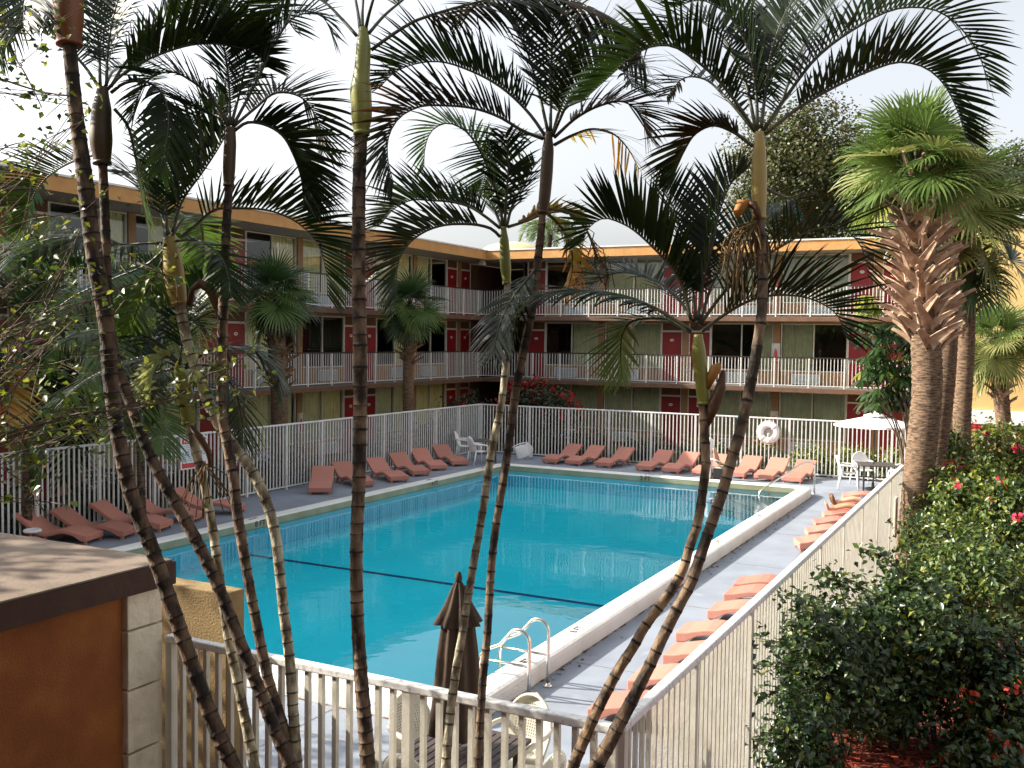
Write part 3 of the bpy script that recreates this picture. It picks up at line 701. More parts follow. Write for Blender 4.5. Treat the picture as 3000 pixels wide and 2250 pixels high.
G2 = 'ivory chairs at the foreground table'
chair(ic, -4.34, 6.95, -14, 'ivory resin chair at the dark slatted table, back left near pool edge', G2)
chair(ic, -3.70, 7.22, 262, 'ivory resin chair at the dark slatted table, back right by the ladder', G2)
chair(ic, -3.93, 6.24, 88, 'ivory resin chair in the foreground, perforated back towards the camera', G2)
chair(ic, -3.28, 6.55, 172, 'ivory resin chair in the foreground, right of the dark slatted table', G2)
for pr in (wc, ic):
    if 'placed' in pr: del pr['placed']
for o in list(bpy.data.objects):
    if 'placed' in o: del o['placed']
# perforations: small dark squares pierced through the ivory back shells
pf = MB()
for i in range(12):
    for k in range(13):
        h = .30 + .52 * i / 11; u = -.62 + 1.24 * k / 12
        wv = .225 * math.sqrt(max(0, 1 - max(0, (h - .45) / .56) ** 2))
        if abs(u) * .225 > wv - .05: continue
        x = -.20 - .15 * h + .05 * u * u; z_ = .42 + .47 * h; y_ = u * wv
        for sgn in (-1, 1):
            xx = x + sgn * .0115
            pf.add([(xx - sgn * 0 + .0 + .0019, y_ - .0045, z_ - .006), (xx + .0019, y_ + .0045, z_ - .006), (xx - .0019, y_ + .0045, z_ + .006), (xx - .0019, y_ - .0045, z_ + .006)], [(0, 1, 2, 3)])
pfm = None
for o in [q for q in bpy.data.objects if q.get('group') == G2]:
    for ch in o.children:
        if ch.name.startswith('backrest'):
            if pfm is None:
                pfm = pf.build('perforation', M['dark_wood'], ch)
            else:
                c_ = pfm.copy(); col.objects.link(c_); c_.parent = ch

# ================================================================== tables and umbrellas
def table(label, x, y, rz, size, m, slat=False, h=.70, sy=None):
    o = thing('patio_table', label, 'table', (x, y, .002), rad(rz)); s_ = size / 2; q_ = (sy or size) / 2
    mb = MB()
    if slat:
        n = 11
        for i in range(n):
            c_ = -s_ + .04 + (size - .08) * (i + .5) / n; wv = (size - .08) / n / 2 - .006
            mb.box(c_ - wv, c_ + wv, -q_ + .045, q_ - .045, h - .022, h)
        for k in (-1, 1): mb.box(-s_, s_, k * (q_ - .022) - .022, k * (q_ - .022) + .022, h - .03, h + .002); mb.box(k * (s_ - .018) - .018, k * (s_ - .018) + .018, -q_ + .045, q_ - .045, h - .03, h + .002)
    else:
        mb.box(-s_, s_, -q_, q_, h - .025, h)
    mb.build('tabletop', m, o, bevel=.004)
    for a in (-1, 1):
        for b_ in (-1, 1):
            mb = MB(); mb.box(a * (s_ - .09) - .022, a * (s_ - .09) + .022, b_ * (q_ - .09) - .022, b_ * (q_ - .09) + .022, 0, h - .031); mb.build('leg', m, o)
    mb = MB()
    for a in (-1, 1): mb.box(-s_ + .09, s_ - .09, a * (q_ - .09) - .012, a * (q_ - .09) + .012, .28, .31)
    mb.box(-.012, .012, -q_ + .09, q_ - .09, .281, .309); mb.build('stretcher', m, o)
    return o
table('dark slatted table in the foreground with a closed brown umbrella through it', -3.86, 6.6, 0, .80, M['dark_wood'], True, sy=.98)
table('dark square table under the open white umbrella at the far right', -3.6, 28.2, 18, .95, M['table'])
table('dark table in the shaded far left corner beside white chairs', -15.35, 27.75, 30, .85, M['table'])
# open umbrella
ux, uy = -3.67, 28.19
o = thing('umbrella', 'open white umbrella over the far right table', 'umbrella', (ux, uy, 0)); rel = o.location
mb = MB(); mb.tube([(ux, uy, .02), (ux, uy, 2.06)], .019, 8); mb.build('pole', M['table'], o, rel)
mb = MB(); mb.lathe((ux, uy, 0), [(.001, .0), (.21, .0), (.21, .05), (.04, .08), (.04, .2)], 20); mb.build('base', M['table'], o, rel)
mb = MB(); n = 8; apex = (ux, uy, 2.03); rim = []
for i in range(n):
    a = 2 * PI * (i + .5) / n; rim.append((ux + 1.08 * math.cos(a), uy + 1.08 * math.sin(a), 1.77))
for i in range(n):
    p, q = V(rim[i]), V(rim[(i + 1) % n]); A = V(apex); rows = []
    for k in range(6):
        t_ = k / 5; a_ = A.lerp(p, t_); b_ = A.lerp(q, t_); mid = (a_ + b_) / 2 - V((0, 0, .035 * math.sin(PI * t_ * .8)))
        rows.append([a_, a_.lerp(mid, .5) * 1 + V((0, 0, -.006 * t_)), mid, mid.lerp(b_, .5) + V((0, 0, -.006 * t_)), b_])
    mb.grid(rows, False)
    lo = [v - V((0, 0, .05)) for v in rows[-1]]; mb.grid([rows[-1], lo], False)
cn = mb.build('canopy', M['canvas_white'], o, rel)
mb = MB(); mb.lathe((ux, uy, 2.045), [(.3, -.055), (.29, -.035), (.12, .02), (.01, .04)], 8); mb.lathe((ux, uy, 2.08), [(.001, 0), (.022, .0), (.025, .03), (.001, .05)], 8); mb.build('vent', M['canvas_white'], cn, rel)
for i in range(n):
    a = 2 * PI * (i + .5) / n
    mb = MB(); mb.bar((ux + .03 * math.cos(a), uy + .03 * math.sin(a), 1.99), (ux + 1.06 * math.cos(a), uy + 1.06 * math.sin(a), 1.745), .014); mb.build('rib', M['table'], o, rel)
# closed umbrella
ux, uy = -3.87, 6.6
o = thing('umbrella', 'closed brown umbrella standing in the foreground table', 'umbrella', (ux, uy, 0)); rel = o.location
mb = MB(); mb.tube([(ux, uy, .02), (ux, uy, 2.03)], .02, 8); mb.build('pole', M['black'], o, rel)
mb = MB(); mb.lathe((ux, uy, 0), [(.001, 0), (.23, 0), (.23, .05), (.045, .08), (.045, .24)], 20); mb.build('base', M['black'], o, rel)
mb = MB(); mb.lathe((ux, uy, 0), [(.025, 1.99), (.065, 1.9), (.11, 1.75), (.14, 1.5), (.165, 1.2), (.185, 1.0), (.195, .84), (.17, .83)], 64, 8, .16)
mb.build('canopy', M['canvas_brown'], o, rel)
mb = MB(); mb.lathe((ux, uy, 0), [(.022, 2.03), (.05, 1.98), (.095, 1.86), (.17, 1.71), (.165, 1.705)], 48, 8, .18); mb.lathe((ux, uy, 2.02), [(.001, 0), (.025, 0), (.03, .04), (.02, .08), (.001, .09)], 10)
mb.build('vent', M['canvas_brown'], o, rel)

# ================================================================== pool fittings
lx0 = -4.70
o = thing('pool_ladder', 'stainless steel pool ladder arching over the near right coping', 'ladder', (-4.95, 9.85, 0)); rel = o.location
for y in (9.58, 10.06):
    pts = [(-4.72, y, .0)]
    pts += [(-4.72, y, .3), (-4.72, y, .62)]
    for i in range(1, 8):
        a = PI * .80 * i / 7; pts.append((-4.72 - .13 * (1 - math.cos(a)), y, .62 + .13 * math.sin(a)))
    x_, z_ = pts[-1][0], pts[-1][2]
    pts += [(x_ - .12, y, z_ - .14), (-5.26, y, .47), (-5.32, y, .40), (-5.34, y, .3), (-5.34, y, .0), (-5.34, y, -.38)]
    mb = MB(); mb.tube(pts, .021, 10); r_o = mb.build('rail', M['steel'], o, rel)
    mb = MB(); mb.lathe((-4.72, y, 0), [(.001, .004), (.055, .004), (.055, .016), (.03, .03), (.022, .05)], 16); mb.build('foot_flange', M['steel'], r_o, rel)
    mb = MB(); mb.tube([(-4.72, y, .36), (-5.34, y, .36)], .016, 8); mb.build('brace', M['steel'], o, rel)
for z_ in (-.1, -.32):
    mb = MB(); mb.box(-5.39, -5.29, 9.59, 10.05, z_ - .012, z_ + .012); mb.build('tread', M['white'], o, rel)
hx, hy = -4.90, 26.55
o = thing('handrail', 'slanting steel handrail at the far right pool steps', 'handrail', (hx, hy, 0)); rel = o.location
mb = MB(); mb.tube([(hx, hy, 0), (hx, hy, .72), (hx - .02, hy - .03, .79), (hx - .09, hy - .1, .83), (hx - .2, hy - .22, .83), (hx - .28, hy - .32, .80), (hx - 1.02, hy - 1.3, .22), (hx - 1.09, hy - 1.36, .13), (hx - 1.1, hy - 1.38, .0), (hx - 1.1, hy - 1.38, -.3)], .022, 10); mb.build('rail', M['steel'], o, rel)
mb = MB(); mb.lathe((hx, hy, 0), [(.001, .004), (.06, .004), (.06, .016), (.03, .04)], 16); mb.build('foot_flange', M['steel'], o, rel)
# pool lift
lx, ly = -8.05, 27.75
o = thing('pool_lift', 'white pool lift with tan seat standing before the far loungers', 'pool lift', (lx, ly, 0)); rel = o.location
mb = MB(); mb.box(lx - .07, lx + .07, ly - .07, ly + .07, .05, 1.12); mb.box(lx + .03, lx + .09, ly - .05, ly + .05, .3, 1.15); mb.build('post', M['plastic'], o, rel, bevel=.01)
mb = MB(); mb.box(lx - .25, lx + .5, ly - .25, ly + .25, .004, .05); mb.box(lx + .15, lx + .5, ly - .1, ly + .15, .05, .34); mb.build('base', M['black'], o, rel, bevel=.01)
mb = MB(); mb.lathe((lx, ly, 1.1), [(.13, -.32), (.12, -.15), (.10, 0), (.06, .08), (.01, .1)], 16, 5, .1); mb.build('cover', M['canvas_white'], o, rel)
rows = []
for i in range(9):
    t_ = i / 8; r_ = []
    for k in range(7):
        u = -1 + 2 * k / 6; wv = .2 * (1 - .45 * t_ ** 3)
        if t_ < .45: x_, z_ = .62 - t_ * .8, .42 - .05 * math.sin(PI * t_ / .45) * 1
        else: x_, z_ = .26 - (t_ - .45) * .22, .42 + (t_ - .45) * .8
        r_.append((lx + x_ + .0 * u, ly + u * wv, z_ + .06 * u * u))
    rows.append(r_)
mb = MB(); mb.grid(rows); mb.build('seat', M['boot'], o, rel, solid=.03)
mb = MB(); mb.tube([(lx + .06, ly - .19, .62), (lx + .38, ly - .22, .56)], .018, 6); mb.build('armrest', M['plastic'], o, rel)
mb = MB(); mb.bar((lx + .05, ly, .36), (lx + .6, ly, .34), .06, .05); mb.build('seat_bracket', M['plastic'], o, rel)
# life ring
c0 = V((-6.86, FY - .12, 1.25)); rg = MB(); nv, nu = 40, 12; vs = []; fs = []
for i in range(nv):
    a = 2 * PI * i / nv
    for k in range(nu):
        b_ = 2 * PI * k / nu; r_ = .235 + .092 * math.cos(b_)
        vs.append(c0 + V((r_ * math.cos(a), .07 * math.sin(b_), r_ * math.sin(a))))
for i in range(nv):
    for k in range(nu): fs.append((i * nu + k, ((i + 1) % nv) * nu + k, ((i + 1) % nv) * nu + (k + 1) % nu, i * nu + (k + 1) % nu))
o = thing('life_ring', 'white life ring with rope hanging on the far fence', 'life ring', c0)
rg.add(vs, fs, None, True); rg.build('ring', M['plastic'], o, c0)
mb = MB(); pts = []
for i in range(65):
    a = 2 * PI * i / 64; w_ = .335 + .022 * abs(math.sin(2 * a)); pts.append(c0 + V((w_ * math.cos(a + PI / 4), -.01, w_ * math.sin(a + PI / 4))))
mb.tube(pts, .009, 6); mb.build('grab_rope', M['ivory'], o, c0)
for k in range(4):
    a = PI / 4 + k * PI / 2; mb = MB(); pts = []
    for i in range(13):
        b_ = 2 * PI * i / 12; r_ = .235 + .097 * math.cos(b_); pts.append(c0 + V((r_ * math.cos(a), .075 * math.sin(b_), r_ * math.sin(a))))
    mb.tube(pts, .014, 5); mb.build('band', M['canvas_white'], o, c0)
mb = MB(); pts = [c0 + V((.03 * math.sin(i * 1.9) + .015, -.1 - .02 * math.cos(i * 2.3), -.02 - .016 * i)) for i in range(18)]; mb.tube(pts, .018, 6); mb.build('rope_coil', M['canvas_white'], o, c0)
mb = MB(); mb.box(c0.x - .2, c0.x + .2, FY - .055, FY - .04, c0.z - .2, c0.z + .26); mb.build('bracket', M['soffit'], o, c0)
# beach bottle-like handle of a folded umbrella left upright on a lounger
bx, by = -2.75, 15.3
o = thing('water_bottle', 'slim dark bottle standing on a lounger by the right fence', 'bottle', (bx, by, .33)); mb = MB(); mb.lathe((bx, by, .33), [(.001, 0), (.028, 0), (.03, .02), (.03, .2), (.016, .25), (.016, .3), (.001, .3)], 12); mb.build('bottle', M['black'], o, o.location)
mb = MB(); mb.lathe((bx, by, .63), [(.001, .001), (.018, .001), (.018, .03), (.001, .03)], 10); mb.build('cap', M['ext_red'], o, o.location)

# ================================================================== hut and wall in the foreground
o = thing('pool_hut', 'orange brown stucco hut with tan flat roof in the left foreground', 'hut', (-8.5, 3.5, -.1)); rel = o.location
mb = MB(); mb.box(-11.6, -5.66, .8, 4.95, -.1, 2.08); mb.build('wall', M['hut_wall'], o, rel)
mb = MB()
for k, (za, zb) in enumerate(((-.1, .42), (.435, .90), (.915, 1.36), (1.375, 1.79), (1.805, 2.08))):
    mb.box(-5.9, -5.61 + .003 * (k % 2), 4.955, 5.27, za, zb)
mb.build('pillar', M['pillar'], o, rel, bevel=.008)
mb = MB(); mb.box(-12, -5.50, .4, 5.30, 2.085, 2.25); mb.build('roof', M['hut_trim'], o, rel)
mb = MB(); mb.box(-11.98, -5.515, .42, 5.285, 2.251, 2.268); mb.build('roof_coating', M['hut_roof'], o, rel, bevel=.006)
o = thing('privacy_wall', 'short ochre wall behind the foreground fence next to the hut', 'wall', (-6.4, 6.5, 0)); rel = o.location
mb = MB(); mb.box(-6.93, -6.03, 6.38, 6.6, .003, 1.7); mb.build('wall', M['ochre'], o, rel, bevel=.012)
o = thing('swim_ring', 'small white ring lying on the first lounger behind the hut', 'float', (-15.9, 11.75, .28)); mb = MB(); pts = [(-15.95 + .13 * math.cos(a * PI / 10), 11.95 + .13 * math.sin(a * PI / 10), .33) for a in range(21)]; mb.tube(pts, .03, 6); mb.build('ring', M['plastic'], o, o.location)

# ================================================================== people lying on the right loungers
def person(label, x, y, ang, shoe, skin, shorts):
    root = thing('person', label, 'person', (x, y, .0), rad(ang))
    # local axes: feet at x=+.05, head towards -x; heights follow the lounger surface
    vs = {}; E_ = []; P_ = []; Rr = []
    def nd(p, r_): P_.append(p); Rr.append(r_); return len(P_) - 1
    pel = nd((-.72, 0, .31), .115); wai = nd((-.88, 0, .33), .105); che = nd((-1.05, 0, .42), .13); nk = nd((-1.22, 0, .53), .05); hd = nd((-1.32, 0, .60), .085); tp = nd((-1.40, 0, .64), .07)
    E_ += [(pel, wai), (wai, che), (che, nk), (nk, hd), (hd, tp)]
    for s_ in (-1, 1):
        hp = nd((-.66, s_ * .085, .31), .085); kn = nd((-.40, s_ * .10, .37 + (.02 if s_ > 0 else 0)), .058); cf = nd((-.24, s_ * .095, .345), .05); an = nd((-.04, s_ * .085 + .02, .285), .034); he = nd((.01, s_ * .085 + .02, .275), .036); ft = nd((.045, s_ * .10 + .02, .35), .036); te = nd((.07, s_ * .11 + .02, .43), .026)
        E_ += [(pel, hp), (hp, kn), (kn, cf), (cf, an), (an, he), (he, ft), (ft, te)]
        sh = nd((-1.10, s_ * .165, .45), .055); el = nd((-.90, s_ * .235, .36), .042); wr = nd((-.72, s_ * .22, .345), .030); hn = nd((-.64, s_ * .20, .335), .034); fg = nd((-.57, s_ * .185, .325), .016)
        E_ += [(che, sh), (sh, el), (el, wr), (wr, hn), (hn, fg)]
    me = bpy.data.meshes.new('body'); me.from_pydata(P_, E_, []); o = link_mesh('body', me, skin, root)
    md = o.modifiers.new('skin', 'SKIN'); me.skin_vertices or None
    sv = me.skin_vertices[0].data if len(me.skin_vertices) else None
    if sv is None:
        bpy.context.view_layer.objects.active = o
        sv = o.data.skin_vertices[0].data
    for i, r_ in enumerate(Rr): sv[i].radius = (r_, r_)
    sv[0].use_root = True
    md2 = o.modifiers.new('sub', 'SUBSURF'); md2.levels = 1; md2.render_levels = 2; md.use_smooth_shade = True
    mb = MB(); mb.tube([(-1.30, 0, .66), (-1.38, 0, .69), (-1.44, 0, .66), (-1.45, 0, .60)], [.03, .075, .07, .03], 10); mb.build('hair', M['hair'], root)
    mb = MB(); mb.tube([(-.86, 0, .335), (-.74, 0, .325), (-.66, 0, .32)], [.125, .13, .12], 12)
    for s_ in (-1, 1): mb.tube([(-.70, s_ * .075, .318), (-.55, s_ * .09, .34)], [.096, .082], 10)
    mb.build('shorts', shorts, root)
    if shoe:
        for s_ in (-1, 1):
            mb = MB(); y_ = s_ * .085 + .02; mb.tube([(-.05, y_, .25), (0, y_, .262), (.035, y_ + s_ * .005, .30), (.055, y_ + s_ * .012, .37), (.075, y_ + s_ * .02, .44), (.078, y_ + s_ * .022, .465)], [.03, .047, .05, .049, .04, .018], 10)
            s0 = mb.build('shoe', M['shoe'], root)
            mb = MB(); mb.tube([(.03, y_, .245), (.075, y_ + s_ * .005, .30), (.10, y_ + s_ * .012, .37), (.112, y_ + s_ * .02, .46)], [.02, .024, .024, .012], 8); mb.build('sole', M['boot_d'], s0)
    return root
person('person lying on a right hand lounger, brown shoes pointing up, blue shorts', -4.0 + .1, 23.65, 194, True, M['skin'], M['cloth'])
person('barefoot person lying on the lounger before the one with shoes', -3.97 + .12, 22.6, 195, False, M['skin_dark'], M['black'])

# ================================================================== palms
def spline(pts, n):                        # smooth curve through points, tangents weighted by chord length
    pts = [V(p) for p in pts]
    if len(pts) == 2: pts = [pts[0], (pts[0] + pts[1]) / 2, pts[1]]
    m = len(pts); h = [max((pts[k + 1] - pts[k]).length, 1e-6) for k in range(m - 1)]; tg = []
    for k in range(m):
        if k == 0: tg.append((pts[1] - pts[0]) / h[0])
        elif k == m - 1: tg.append((pts[-1] - pts[-2]) / h[-1])
        else: tg.append(((pts[k] - pts[k - 1]) / h[k - 1] * h[k] + (pts[k + 1] - pts[k]) / h[k] * h[k - 1]) / (h[k] + h[k - 1]))
    cum = [0]
    for q in h: cum.append(cum[-1] + q)
    out = []; k = 0
    for i in range(n + 1):
        s_ = cum[-1] * i / n
        while k < m - 2 and cum[k + 1] < s_: k += 1
        f = min(1, (s_ - cum[k]) / h[k]); f2, f3 = f * f, f ** 3
        out.append(pts[k] * (2 * f3 - 3 * f2 + 1) + tg[k] * h[k] * (f3 - 2 * f2 + f) + pts[k + 1] * (3 * f2 - 2 * f3) + tg[k + 1] * h[k] * (f3 - f2))
    return out
def arclen(pts, n):                        # even spacing along the curve
    L_ = [0]
    for a, b_ in zip(pts[:-1], pts[1:]): L_.append(L_[-1] + (b_ - a).length)
    out = []; k = 0
    for i in range(n + 1):
        s_ = L_[-1] * i / n
        while k < len(L_) - 2 and L_[k + 1] < s_: k += 1
        f = (s_ - L_[k]) / max(L_[k + 1] - L_[k], 1e-9); out.append(pts[k].lerp(pts[k + 1], f))
    return out, L_[-1]
def frond(parent, rel, path, m='frond', LL=.34, n=46, v=45, droop=.5, w=.017, start=.16, r0=.011, roll=0, fw=.55, seed=0, sparse=0):
    r_ = random.Random(seed); pts = spline(path, 60); pts, L_ = arclen(pts, 48)
    mb = MB(); mb.cur = 1
    mb.tube(pts[::2], [r0 * (1 - .8 * i / 24) for i in range(25)], 5)
    mb.cur = 0
    hor = V((pts[-1].x - pts[0].x, pts[-1].y - pts[0].y, 0))
    far = max(pts, key=lambda p: (V((p.x, p.y, 0)) - V((pts[0].x, pts[0].y, 0))).length)
    hor = V((far.x - pts[0].x, far.y - pts[0].y, 0)); hor = hor.normalized() if hor.length > .05 else V((1, .3, 0)).normalized()
    S0 = hor.cross(V((0, 0, 1))).normalized()
    for i in range(n):
        u = (i + .5) / n; s_ = start + (1 - start) * u
        q = s_ * 48; k = min(int(q), 47); p = pts[k].lerp(pts[k + 1], q - k); T = (pts[min(k + 2, 48)] - pts[max(k - 1, 0)]).normalized()
        S = (S0 - T * S0.dot(T)).normalized(); N_ = S.cross(T)
        if roll: S = Matrix.Rotation(rad(roll), 3, T) @ S; N_ = S.cross(T)
        prof = min(1, .45 + 1.6 * u) * (1 if u < .55 else 1 - .62 * ((u - .55) / .45) ** 1.4)
        for sg in (-1, 1):
            if r_.random() < sparse: continue
            vv = rad(v + r_.gauss(0, 7)); ff = fw + .75 * u * u + r_.gauss(0, .06)
            d_ = (S * sg * math.cos(vv) + N_ * math.sin(vv) + T * ff).normalized()
            Lf = LL * prof * r_.uniform(.86, 1.1); dr = droop * r_.uniform(.6, 1.4); ww = w * (.75 + .5 * prof) * .37
            if r_.random() < .04: dr *= 3.2
            P0 = p.copy(); row = []
            nb = 5
            for b_ in range(nb + 1):
                t_ = b_ / nb
                wd = T - d_ * T.dot(d_)
                if wd.length < .1: wd = N_
                wd.normalize(); wk = ww * (.55, 1., 1.05, .9, .6, .06)[b_]
                row.append((P0 - wd * wk, P0 + wd * wk))
                P0 = P0 + d_ * (Lf / nb); d_ = (d_ + V((0, 0, -1)) * dr * .32 * (t_ + .15)).normalized()
            vs = [x for pr in row for x in pr]
            mb.add(vs, [(2 * b_, 2 * b_ + 1, 2 * b_ + 3, 2 * b_ + 2) for b_ in range(nb)], None, True)
    return mb.build('frond', [M[m], M['petiole']], parent, rel)
def ringed_trunk(pts2, d0, d1, name, parent, rel, m, base_z=-.1, spacing=.085, seed=0):
    pts2 = [(x, y, w_ * SLIM[seed]) for x, y, w_ in pts2]
    # pts2: (x, y, width) seen in the photograph, top first
    r_ = random.Random(seed); P_ = []; n = len(pts2)
    y0, y1 = pts2[0][1], pts2[-1][1]
    for x, y, w_ in pts2:
        d_ = d0 + (d1 - d0) * (y - y0) / (y1 - y0); P_.append((at(x, y, d_), px(w_, d_) / 2))
    last = P_[-1][0]; prev = P_[-2][0]; dr = (last - prev).normalized()
    q = last + V((dr.x, dr.y, 0)) / max(-dr.z, .2) * (last.z - base_z) * .45; q.z = base_z
    P_.append((q, P_[-1][1] * 1.12))
    ctr = spline([p for p, r in P_], 120); ctr, L_ = arclen(ctr, 400)
    # radii by height
    zs = [(p.z, r) for p, r in P_]
    def rad_at(z):
        for (za, ra), (zb, rb) in zip(zs[:-1], zs[1:]):
            if za >= z >= zb: return ra + (rb - ra) * (za - z) / max(za - zb, 1e-6)
        return zs[0][1] if z > zs[0][0] else zs[-1][1]
    pts = []; rs = []; at_ = []; s_ = 0
    while s_ < L_ - .02:
        h = spacing * r_.uniform(.6, 1.5)
        for f, rm, a in ((0, 1.05, 1.0), (.07, 1.06, .8), (.15, .985, .1), (.5, .965, 0.0), (.93, .995, .1)):
            t_ = min((s_ + f * h) / L_, 1) * 400; k = min(int(t_), 399); p = ctr[k].lerp(ctr[k + 1], t_ - k)
            pts.append(p); rs.append(rad_at(p.z) * rm * r_.uniform(.985, 1.015)); at_.append(a)
        s_ += h
    pts.append(ctr[-1]); rs.append(rad_at(ctr[-1].z)); at_.append(0)
    mb = MB(); mb.tube(pts, rs, 12, True, at_)
    return mb.build(name, M[m], parent, rel, attr=True)
def shaft(parent, rel, pts2, d_, m):
    P_ = [(at(x, y, d_), px(w_, d_) / 2) for x, y, w_ in pts2]
    pts = spline([p for p, r in P_], 24); rs = []
    for i in range(25):
        t_ = i / 24 * (len(P_) - 1); k = min(int(t_), len(P_) - 2); f = t_ - k; f = f * f * (3 - 2 * f); rs.append(P_[k][1] * (1 - f) + P_[k + 1][1] * f)
    mb = MB(); mb.tube(pts, rs, 14); mb.tube([pts[-2], pts[-1]], [rs[-1] * 1.08, rs[-1] * 1.12], 14)
    return mb.build('crownshaft', M[m], parent, rel)
GP = 'slender ringed palms in the foreground'
SLIM = {1: .77, 2: .70, 3: .77, 4: .72, 5: .73, 6: 1.0, 7: .88, 8: .80, 9: .80, 10: .78, 11: 1, 12: 1}
def palm(label, trunk, d0, d1, tm, sh, shm, fronds, sseed):
    base = trunk[-1]; b_ = at(base[0], base[1], d1); loc = V((b_.x, b_.y, -.1))
    o = thing('palm_tree', label, 'palm tree', loc, 0, GP)
    ringed_trunk(trunk, d0, d1, 'trunk', o, loc, tm, seed=sseed)
    if sh: shaft(o, loc, sh, d0, shm)
    for i, f in enumerate(fronds):
        kw = dict(f[1]); dd = kw.pop('dd', 0); d_s = kw.pop('ds', 0); p2 = f[0]; n = len(p2) - 1
        path = [at(x, y, d0 + d_s + dd * (k / n) ** 1.0) for k, (x, y) in enumerate(p2)]
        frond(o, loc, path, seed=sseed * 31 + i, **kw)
    return o, loc
# --- T1 thick trunk far left
t1 = [(150, 98, 38), (165, 250, 40), (185, 400, 45), (205, 560, 47), (230, 700, 45), (240, 830, 44), (257, 950, 42), (287, 1080, 42), (330, 1190, 42), (375, 1320, 42), (420, 1450, 43), (478, 1600, 46), (505, 1659, 46)]
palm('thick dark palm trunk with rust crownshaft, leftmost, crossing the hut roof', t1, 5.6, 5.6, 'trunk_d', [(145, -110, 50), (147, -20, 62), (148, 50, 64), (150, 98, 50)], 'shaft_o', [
    ([(142, -120), (100, -150), (50, -90), (10, 10), (-10, 120)], dict(dd=.3, v=25, droop=.6, LL=.42)),
    ([(150, -120), (200, -200), (280, -190), (340, -90), (370, 30)], dict(dd=.4, v=20, droop=.5)),
    ([(140, -120), (90, -110), (60, -30), (50, 60)], dict(dd=-.3, ds=-.1, v=10, droop=.6)),
    ([(150, -120), (180, -230), (260, -300)], dict(dd=.5)), ], 1)
# --- T2
t2 = [(222, 355, 28), (228, 500, 29), (233, 650, 31), (250, 780, 32), (285, 880, 33), (325, 985, 35), (375, 1080, 37), (420, 1160, 38), (455, 1230, 38), (485, 1300, 38), (520, 1390, 38), (560, 1490, 40), (600, 1590, 42), (630, 1659, 42)]
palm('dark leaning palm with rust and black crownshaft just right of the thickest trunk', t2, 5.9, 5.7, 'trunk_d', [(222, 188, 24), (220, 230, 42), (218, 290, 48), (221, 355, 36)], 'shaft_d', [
    ([(233, 193), (260, 165), (307, 135), (360, 112), (433, 95), (500, 100), (550, 115), (577, 145)], dict(dd=.2, v=58, droop=.25, LL=.42, n=52, w=.022)),
    ([(240, 187), (273, 133), (317, 90), (370, 45), (440, 5), (520, -10), (600, 20), (640, 70)], dict(dd=.6, v=40, droop=.4, LL=.4, n=50)),
    ([(230, 185), (234, 100), (246, 33), (270, -40), (300, -100)], dict(dd=.2, v=20)),
    ([(217, 185), (213, 100), (203, 33), (180, -40), (150, -90)], dict(dd=.4, v=20)),
    ([(213, 187), (180, 140), (120, 85), (60, 62), (10, 90), (-30, 160)], dict(dd=.3, v=35, droop=.4)),
    ([(240, 200), (267, 180), (317, 177), (350, 202), (363, 250), (358, 310), (345, 370)], dict(dd=-.2, v=5, droop=.55, LL=.36, n=50, w=.02)),
    ([(247, 235), (272, 265), (290, 327), (300, 383), (308, 433), (320, 490)], dict(dd=.1, v=10, droop=.35, LL=.26, n=46, m='frond_b', w=.018)),
    ([(220, 330), (190, 338), (150, 352), (100, 385), (68, 432), (52, 495)], dict(dd=.5, ds=.1, v=42, droop=.2, LL=.36, n=44)),
    ([(225, 190), (250, 150), (290, 150), (330, 175)], dict(dd=1.0, v=30)), ], 2)
# --- T3
t3 = [(388, 655, 32), (400, 720, 30), (429, 811, 31), (451, 873, 31), (477, 925, 32), (513, 976, 32), (543, 1016, 31), (572, 1075, 30), (592, 1141, 30), (604, 1233, 29), (613, 1324, 29), (623, 1398, 29), (633, 1531, 30), (640, 1631, 31), (642, 1659, 31)]
o3, l3 = palm('palm with bulging yellow green crownshaft curving right past the fence sign', t3, 6.1, 5.9, 'trunk_p', [(365, 512, 26), (370, 545, 36), (377, 600, 44), (384, 640, 42), (388, 658, 34)], 'shaft_y', [
    ([(360, 510), (358, 428), (357, 340), (356, 255)], dict(dd=.1, v=15, n=30, LL=.3)),
    ([(373, 502), (393, 435), (433, 378), (467, 328), (490, 285), (500, 230)], dict(dd=.2, v=62, droop=.08, LL=.46, n=34, w=.02)),
    ([(377, 522), (417, 492), (467, 452), (517, 450), (583, 455), (650, 486), (687, 528), (703, 578), (708, 640)], dict(dd=.1, v=60, droop=.3, LL=.42, n=46)),
    ([(365, 505), (345, 455), (310, 402), (283, 372), (262, 380)], dict(dd=.4, v=30, LL=.3)),
    ([(350, 525), (317, 525), (267, 528), (217, 508), (133, 512), (83, 524), (40, 560)], dict(dd=.2, v=-12, droop=.55, LL=.42, n=50, w=.022)),
    ([(353, 560), (327, 612), (300, 662), (280, 720)], dict(dd=.2, v=5, droop=.3, LL=.3, m='frond_b')),
    ([(360, 535), (320, 570), (250, 600), (160, 640), (80, 700)], dict(dd=.5, ds=.2, v=-5, droop=.5, LL=.38, n=46)),
    ([(372, 510), (400, 470), (430, 480), (440, 540), (430, 620)], dict(dd=.7, v=15, droop=.5, LL=.3, m='frond_b')),
    ([(378, 520), (430, 520), (480, 560), (500, 640)], dict(dd=-.4, v=10, droop=.5, LL=.28)), ], 3)
mb = MB(); mb.tube([at(x, y, 6.05) for x, y in ((408, 660), (415, 625), (432, 612), (455, 625), (475, 670), (485, 740), (500, 790))], [.02, .018, .03, .034, .03, .022, .008], 8); mb.build('spathe', M['spathe_d'], o3, l3)
